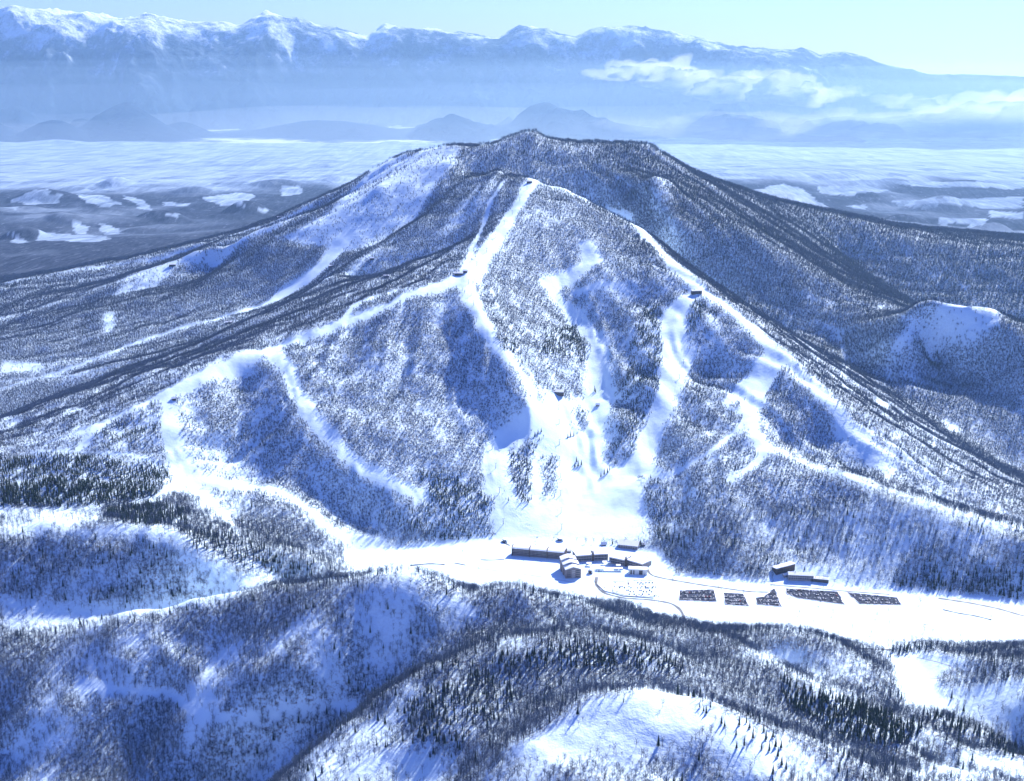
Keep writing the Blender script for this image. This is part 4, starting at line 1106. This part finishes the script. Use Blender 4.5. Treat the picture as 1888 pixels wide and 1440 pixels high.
# mid-mountain and ridge huts
for (px, py, w, d, h, rh, nm, lb) in (
    (1029, 726, 25, 14, 6, 3, 'slope_restaurant', 'slope restaurant with snowy roof at the middle of the ski bowl'),
    (846, 507, 20, 9, 5, 2, 'ridge_station', 'dark lift station on the shoulder where two ridge runs meet'),
    (858, 502, 10, 8, 4, 2, 'ridge_hut', 'little hut beside the shoulder lift station on the ridge'),
    (976, 337, 16, 8, 5, 2, 'summit_station', 'lift station at the top of the front summit run'),
    (948, 322, 9, 6, 4, 2, 'summit_hut', 'small hut on the summit ridge left of the top station'),
    (1284, 540, 26, 10, 6, 2, 'right_ridge_station', 'dark lift station on the right ridge above the zigzag road'),
    (1176, 434, 10, 6, 4, 2, 'upper_bowl_hut', 'small hut at the top of the open bowl below the right ridge'),
    (515, 402, 14, 8, 4, 2, 'far_slope_hut', 'hut on the skyline slope far left of the summit'),
    (318, 490, 22, 9, 5, 2, 'far_lodge', 'dark lodge beside the long clearing on the left flank'),
    (612, 492, 16, 9, 4, 2, 'valley_run_hut', 'hut at the wide open run on the left flank'),
    (422, 596, 18, 8, 4, 2, 'left_flank_hut', 'hut beside the thin run low on the left flank'),
    (686, 478, 12, 7, 4, 2, 'spur_hut', 'hut on the dark spur left of the shoulder station'),
    (712, 511, 14, 7, 4, 2, 'spur_foot_hut', 'hut at the foot of the dark spur beside the ridge run'),
    (321, 737, 8, 6, 3.5, 2, 'lower_ridge_hut', 'tiny hut at the head of the lowest ridge run'),
    (1102, 748, 8, 6, 3, 2, 'gully_hut', 'tiny hut at the mouth of the main gully run')):
    gable_house(nm, spot(px, py), rnd(-.25, .25), w, d, h, rh, lb, M_TIMBER, max(2, int(w / 5)), 1)

# right-hand lodge group at the foot of the wooded spur
p = spot(1450, 1062)
ll = empty('slant_roof_lodge', (p.x, p.y + 8, p.z), math.radians(18))
W = MB(); W.profile([(0, -3), (16, -3), (16, 9), (0, 12.5)], -18, 18); W.build('wall', M_TIMBER, ll)
R = MB(); R.add([(-19, -1.2, 12.2), (19, -1.2, 17.0), (19, 17, 13.4), (-19, 17, 8.8), (-19, -1.2, 13.6), (19, -1.2, 18.4), (19, 17, 14.8), (-19, 17, 10.2)], [(3, 2, 1, 0), (4, 5, 6, 7), (0, 1, 5, 4), (1, 2, 6, 5), (2, 3, 7, 6), (3, 0, 4, 7)]); R.build('roof', M_ROOFSNOW, ll)
F = MB(); F.add([(-18, -.02, 12), (18, -.02, 12), (18, -.02, 16.9), (18, 15.9, 13.2), (18, 15.9, 8.9), (-18, -.02, 12.3)], [(0, 1, 2, 5), (1, 4, 3, 2)]); F.build('gable_wall', M_TIMBER, ll)
G = MB(); windows(G, -17, 17, 2, 11, 8, 2, 0); G.build('window', M_GLASS, ll)['kind'] = 'stuff'
tag(ll, 'dark lodge with a steep slanting snow roof at the foot of the right spur', 'building')
gable_house('long_lodge', spot(1476, 1067), math.radians(-7), 42, 13, 9, 2.4, 'long two storey lodge in front of the slant roofed one', M_WALL2, 11, 2)
an = gable_house('lodge_annex', spot(1511, 1071), math.radians(-14), 30, 9, 5.5, 1.2, 'low dark annex right of the long lodge', M_TIMBER, 8, 1, snow=0.35)
gable_house('snow_shelter', spot(1450, 1062), math.radians(20), 12, 6, 3.5, 1.6, 'small snow covered shelter before the slant roofed lodge', M_WALL2, 2, 1)

# lift bottom stations with round bull wheel roofs
for (px, py, r, lb) in ((932, 998, 6.5, 'round roofed lift station above the left end of the hotel block'), (1034, 996, 7.5, 'dark drive station of the chairlift behind the gabled wing')):
    g = spot(px, py); e = empty('lift_station', g)
    C = MB(); C.tube((0, 0, 4.2), (0, 0, 5.4), r, r * .85, 12); C.build('roof', M_ROOFSNOW, e)
    C = MB(); C.tube((0, 0, 3.5), (0, 0, 4.15), r * .62, r * .62, 12); C.build('bull_wheel', M_STEEL, e)
    for sx in (-1, 1):
        for sy in (-1, 1): Q = MB(); Q.tube((sx * r * .5, sy * r * .5, -1), (sx * r * .5, sy * r * .5, 4.3), .35, .3, 5); Q.build('post', M_STEEL, e)
    C = MB(); C.box(-r * .8, r * .2, -2, 2, -1, 3.2); C.build('cabin', M_TIMBER, e)
    tag(e, lb, 'lift station')
# chairlifts: pylons and cable
def chairlift(a, b, n, word):
    A = on_ground([a])[0]; B = on_ground([b])[0]
    tops = []
    for k in range(n):
        t = (k + .5) / n; x, y = (A + (B - A) * t)[:2]
        z = float(height(np.array([x]), np.array([y]))[0])
        e = empty('lift_pylon', (x, y, z), math.atan2(B[1] - A[1], B[0] - A[0]) - math.pi / 2)
        Q = MB(); Q.tube((0, 0, -1), (0, 0, 11), .6, .4, 6); Q.build('mast', M_STEEL, e)
        Q = MB(); Q.box(-2.6, 2.6, -.18, .18, 10.6, 11.0); ca_ = Q.build('crossarm', M_STEEL, e)
        for s in (-2.4, 2.4): Q = MB(); Q.box(s - .15, s + .15, -1.4, 1.4, 11.02, 11.4); Q.build('sheave', M_TIMBER, ca_)
        tag(e, 'grey chairlift pylon on the %s' % word, 'lift pylon', 'pylons of the lift on the %s' % word)
        tops.append(Vector((x, y, z + 11.4)))
    C = MB(); pts = [Vector((A[0], A[1], A[2] + 5))] + tops + [Vector((B[0], B[1], B[2] + 5))]
    side = Vector((B[1] - A[1], A[0] - B[0], 0)).normalized() * 2.4
    for s in (-1, 1):
        for q0, q1 in zip(pts[:-1], pts[1:]): C.tube(q0 + side * s, q1 + side * s, .06, .06, 3, cap=False)
    tag(C.build('lift_cable', M_STEEL), 'pair of thin haul cables over the %s' % word, 'cable')
chairlift((1036, 992), (1030, 742), 8, 'broad base slope')
chairlift((932, 992), (862, 512), 12, 'left edge of the bowl')
chairlift((1178, 1002), (1286, 545), 12, 'right side of the bowl')
chairlift((870, 498), (978, 340), 7, 'summit run')

# roads, tracks and car parks lie on the snow
def ribbon(name, pts, w, mat, lift=0.12, kind='structure'):
    D = densify_px(pts, 7); G = on_ground(D)[:, :2]
    ok = [0]
    for k in range(1, len(G)):
        if np.hypot(*(G[k] - G[ok[-1]])) > 4: ok.append(k)
    G = G[ok]
    for _ in range(2):
        G[1:-1] = (G[:-2] + 2 * G[1:-1] + G[2:]) / 4
    T = np.gradient(G, axis=0); T /= np.linalg.norm(T, axis=1, keepdims=True) + 1e-9
    Nn = np.stack([-T[:, 1], T[:, 0]], -1) * (w / 2) * (1 + 0.25 * np.sin(np.arange(len(G)) * 1.7))[:, None]
    vs = []; fs = []
    for k in range(len(G)):
        for s in (-1, 1):
            q = G[k] + Nn[k] * s
            vs.append((q[0], q[1], float(height(np.array([q[0]]), np.array([q[1]]))[0]) + lift))
    for k in range(len(G) - 1): fs.append((2 * k, 2 * k + 1, 2 * k + 3, 2 * k + 2))
    B = MB(); B.add(vs, fs); o = B.build(name, mat, None, True)
    o['kind'] = kind
    return o
for pts, w in (([(1190, 1042), (1196, 1060), (1225, 1067), (1290, 1078), (1380, 1091), (1420, 1092)], 4.5), ([(1100, 1064), (1097, 1080), (1112, 1094), (1150, 1103), (1200, 1106), (1238, 1112), (1256, 1124), (1265, 1148), (1282, 1160), (1330, 1167), (1380, 1172)], 5),
    ([(1548, 1194), (1600, 1196), (1645, 1198)], 4), ([(1420, 1078), (1480, 1083), (1560, 1090), (1640, 1096)], 3.5), ([(1730, 1103), (1790, 1112), (1840, 1122), (1888, 1136)], 5), ([(924, 998), (940, 1006)], 4)):
    ribbon('road', pts, w, M_ROAD)
for pts in ([(640, 1036), (760, 1040), (860, 1046), (960, 1058), (1060, 1074)], [(700, 1026), (800, 1032), (900, 1050), (1000, 1063)], [(800, 1024), (900, 1034), (960, 1040), (1020, 1054)], [(860, 1070), (960, 1082), (1060, 1090)], [(1070, 1100), (1120, 1110), (1180, 1132), (1240, 1150)], [(1120, 1118), (1180, 1112), (1230, 1128)], [(1570, 1142), (1650, 1150), (1740, 1152)], [(1700, 1160), (1800, 1166), (1888, 1172)], [(1100, 1062), (1140, 1072), (1210, 1066)], [(1690, 1212), (1735, 1222), (1762, 1232), (1740, 1252), (1712, 1250)]):
    ribbon('path', pts, 1.6, M_TRACK, 0.08)
for pts, w in (([(756, 1043), (790, 1039), (820, 1041)], 4), ([(838, 1038), (858, 1042)], 3), ([(886, 1032), (910, 1033), (930, 1031)], 3), ([(1738, 1124), (1768, 1131), (1796, 1135), (1828, 1143)], 3.5)):
    ribbon('stream', pts, w, mat_plain('dark_water', (0.03, 0.035, 0.05), 0.2), 0.1)

def car_mesh(k, paint):
    """body with bonnet and boot, glazed cabin, four wheels; snow on some roofs"""
    B = MB()
    B.profile([(-0.85, .35), (.85, .35), (.88, .8), (.80, .95), (-.80, .95), (-.88, .8)], -2.15, 2.15, 0)
    n = len(B.v)
    B.add([(-1.55, -.74, .95), (1.05, -.74, .95), (1.05, .74, .95), (-1.55, .74, .95), (-1.2, -.62, 1.45), (.45, -.62, 1.45), (.45, .62, 1.45), (-1.2, .62, 1.45)], [(0, 1, 5, 4), (1, 2, 6, 5), (2, 3, 7, 6), (3, 0, 4, 7)], 1)
    B.box(-1.22, .47, -.64, .64, 1.44, 1.50 if k % 3 else 1.68, 0 if k % 3 else 3)
    for x in (-1.35, 1.35):
        for y in (-.84, .84): B.tube((x, y - .1, .32), (x, y + .1, .32), .32, .32, 8, 2)
    return B.mesh('parked_car', [paint, M_GLASS, M_TYRE, M_ROOFSNOW])
CARS = [car_mesh(k, PAINT[[0, 0, 1, 2, 3, 4, 5, 0, 2, 2][k]]) for k in range(10)]
LOTS = [
 ([(1252, 1089), (1317, 1087), (1321, 1110), (1252, 1107)], 'first dark car park right of the walled lot', 62, 0),
 ([(1333, 1093), (1371, 1095), (1381, 1118), (1337, 1115)], 'second car park, the small square one', 42, 0),
 ([(1392, 1103), (1410, 1099), (1428, 1083), (1441, 1119), (1396, 1115)], 'third car park with the notched corner', 40, 0),
 ([(1448, 1085), (1545, 1091), (1557, 1115), (1520, 1110), (1470, 1103), (1450, 1095)], 'fourth car park, the long curved one', 62, 0),
 ([(1560, 1092), (1655, 1102), (1662, 1116), (1585, 1114)], 'last car park, furthest from the hotel', 46, 0),
 ([(1128, 1072), (1208, 1070), (1210, 1100), (1160, 1099), (1130, 1092)], 'white walled car park before the ski centre', 46, 1),
]
def inside(G, x, y):
    c = False
    for a, b2 in zip(G, np.roll(G, -1, 0)):
        if (a[1] > y) != (b2[1] > y) and x < (b2[0] - a[0]) * (y - a[1]) / (b2[1] - a[1]) + a[0]: c = not c
    return c
for (poly, words, n, snowy) in LOTS:
    G = on_ground(densify_px(poly, 12, True))[:, :2]
    c = G.mean(0)
    if not snowy:
        B = MB(); zz = [float(height(np.array([q[0]]), np.array([q[1]]))[0]) + .16 for q in G]
        cz = float(height(np.array([c[0]]), np.array([c[1]]))[0]) + .2
        B.add([(q[0], q[1], z) for q, z in zip(G, zz)] + [(c[0], c[1], cz)], [(i, (i + 1) % len(G), len(G)) if True else 0 for i in range(len(G))])
        # keep the faces looking up
        B.f = [f[::-1] if (Vector(B.v[f[1]]) - Vector(B.v[f[0]])).cross(Vector(B.v[f[2]]) - Vector(B.v[f[0]])).z < 0 else f for f in B.f]
        o = B.build('parking_lot', M_LOT); o['kind'] = 'structure'
    bank = MB()                                          # ploughed snow round the edge
    for a, b2 in zip(G, np.roll(G, -1, 0)):
        za = float(height(np.array([a[0]]), np.array([a[1]]))[0])
        bank.tube((a[0], a[1], za - .2), (b2[0], b2[1], za - .2), 0.9, 1.1, 6)
    tag(bank.build('snow_bank', M_ROOFSNOW, None, True), 'ploughed snow bank round the %s' % words, 'snow bank')
    # rows of cars
    x0, y0 = G.min(0); x1, y1 = G.max(0)
    rows = []; y = y0 + 3.4
    while y < y1 - 2: rows += [y, y + 5.3]; y += 16.5
    spots = []
    for ry in rows:
        x = x0 + 2
        while x < x1:
            if inside(G, x, ry) and inside(G, x - 1.5, ry + 2.3) and inside(G, x + 1.5, ry - 2.3): spots.append((x, ry))
            x += 2.75
    random.shuffle(spots)
    for (x, ry) in spots[:n]:
        ck = random.choice((0, 0, 1, 1, 2, 3, 3, 4, 5 if rnd(0, 1) < .3 else 3, 6, 7, 7, 8, 9))
        o = bpy.data.objects.new('parked_car', CARS[ck])
        o.location = (x, ry, float(height(np.array([x]), np.array([ry]))[0]) + .2)
        o.rotation_euler = (0, 0, math.pi / 2 * random.choice((-1, 1)) + rnd(-.05, .05)); link(o)
        tag(o, '%s car parked in the %s' % (('white', 'white', 'silver', 'black', 'blue', 'red', 'grey', 'white', 'black', 'black')[ck], words), 'car', 'cars in the %s' % words)
# retaining wall of the walled lot
D = on_ground(densify_px([(1103, 1066), (1101, 1078), (1114, 1090), (1150, 1099.5), (1205, 1103)], 8))
W = MB()
for a, b2 in zip(D[:-1], D[1:]): W.tube((a[0], a[1], a[2] + .2), (b2[0], b2[1], b2[2] + .2), 1.1, 1.1, 6)
tag(W.build('retaining_wall', M_STEEL), 'curved grey retaining wall below the white car park', 'wall')
for k, (px, py) in enumerate([(1097, 1086), (1114, 1096), (1130, 1102), (1206, 1112), (1214, 1113)]):
    g = spot(px, py); e = empty('floodlight_mast', g)
    Q = MB(); Q.tube((0, 0, -1), (0, 0, 12), .25, .16, 6); Q.build('mast', M_STEEL, e)
    Q = MB(); Q.box(-1.3, 1.3, -.3, .3, 12.01, 12.7); Q.build('lamp_head', M_TIMBER, e)
    tag(e, 'tall floodlight mast beside the curved road below the white car park', 'lamp post', 'floodlight masts along the curved road')

# ------------------------------------------------------------------ air
def air_mat(name, density, colour, aniso):
    m = bpy.data.materials.new(name); m.use_nodes = True
    nt = m.node_tree
    for n in list(nt.nodes): nt.nodes.remove(n)
    out = nt.nodes.new('ShaderNodeOutputMaterial'); v = nt.nodes.new('ShaderNodeVolumePrincipled')
    v.inputs['Density'].default_value = density; v.inputs['Color'].default_value = (*colour, 1); v.inputs['Anisotropy'].default_value = aniso
    nt.links.new(v.outputs[0], out.inputs['Volume'])
    return m
B = MB(); B.box(-30000, 30000, -3000, 41500, -900, 2900)
tag(B.build('haze', air_mat('haze', 1.6e-5, (0.40, 0.68, 1.0), 0.4)), 'thin bluish winter air over the whole landscape', 'haze', None, 'stuff')
def mist_layer(top, amp, y0, density, seed, label, colour=(0.60, 0.82, 1.0), wedge=0.0):
    xs = np.linspace(-29000, 29000, 61); ys = np.linspace(y0, 41000, 45)
    X, Y = np.meshgrid(xs, ys)
    Zt = top + amp * fbm(X, Y, 5000, 4, seed)
    if wedge: Zt = np.minimum(Zt, -420 + (Y - y0) * wedge)
    V0 = np.stack([X, Y, Zt], -1).reshape(-1, 3); V1 = np.stack([X, Y, np.full(X.shape, -850.0)], -1).reshape(-1, 3)
    n = len(V0); r, c = X.shape; I = np.arange(n).reshape(r, c)
    q = np.stack([I[:-1, :-1], I[:-1, 1:], I[1:, 1:], I[1:, :-1]], -1).reshape(-1, 4)
    edge = np.concatenate([I[0, :], I[1:, -1], I[-1, -2::-1], I[-2:0:-1, 0]])
    nx = np.roll(edge, -1)
    side = np.stack([edge + n, nx + n, nx, edge], -1)
    me = mesh_np('mist', np.concatenate([V0, V1]), np.concatenate([q, q[:, ::-1] + n, side]), air_mat('mist', density, colour, 0.6), smooth=False)
    tag(link(bpy.data.objects.new('mist', me)), label, 'mist', None, 'stuff')
mist_layer(1040, 200, 13500, 0.6e-5, 61, 'thin upper veil of mist below the distant range')
mist_layer(900, 200, 14000, 0.75e-5, 63, 'pale mist filling the far valley below the distant range')
mist_layer(640, 200, 15500, 0.9e-5, 62, 'denser low mist lying on the distant plain')
mist_layer(40, 260, 12500, 4.5e-5, 64, 'white ground haze thickening towards the far edge of the plain', (0.88, 0.95, 1.0), 0.05)
def cloud(parts, density, label):
    """lumpy bank of cloud: parts are (px, py, y, half width, half height)"""
    B = bmesh.new()
    for k, (px, py, y, rx, rz) in enumerate(parts):
        y *= 1.28; rx *= 1.28; rz *= 1.28
        c = at_y(px, py, y)
        res = bmesh.ops.create_icosphere(B, subdivisions=4, radius=1.0)
        for v in res['verts']:
            p = v.co.copy()
            q = np.array([p.x * 2.2 + k * 9.1]); w = np.array([p.z * 2.2 + p.y * 1.7 + k * 3.3])
            s = 1 + 0.75 * float(fbm(q, w, 1.0, 4, 700 + k)[0])
            v.co = Vector((c[0] + p.x * rx * s, c[1] + p.y * rx * 0.7 * s, c[2] + (p.z if p.z > 0 else p.z * 0.6) * rz * s))
    me = bpy.data.meshes.new('cloud'); B.to_mesh(me); B.free()
    me.materials.append(air_mat('cloud', density, (0.97, 0.985, 1.0), 0.3))
    tag(link(bpy.data.objects.new('cloud', me)), label, 'cloud', None, 'stuff')
cloud([(1130,140,19200,420,150),(1180,135,19200,520,220),(1235,140,19400,560,260),(1290,156,19000,620,240),(1350,172,18800,620,220),(1400,166,18900,520,260),(1440,172,18600,520,260),(1490,180,18500,460,180)], 0.0012, 'white cloud bank drifting before the far range')
cloud([(1540,172,19500,420,130),(1660,190,19000,420,150),(1720,192,19000,420,120)], 0.0005, 'thin small cloud right of the white bank')
cloud([(1790,215,18000,720,220),(1860,205,18000,760,320),(1840,235,17500,900,220),(1940,230,17600,900,320)], 0.0010, 'bright cloud at the right edge of the picture')
cloud([(1260,240,17500,1100,230),(1480,238,17500,1600,280),(1700,240,17200,1700,310),(1900,235,17000,1700,350)], 0.00016, 'wide thin white veil of cloud low over the plain behind the right shoulder')
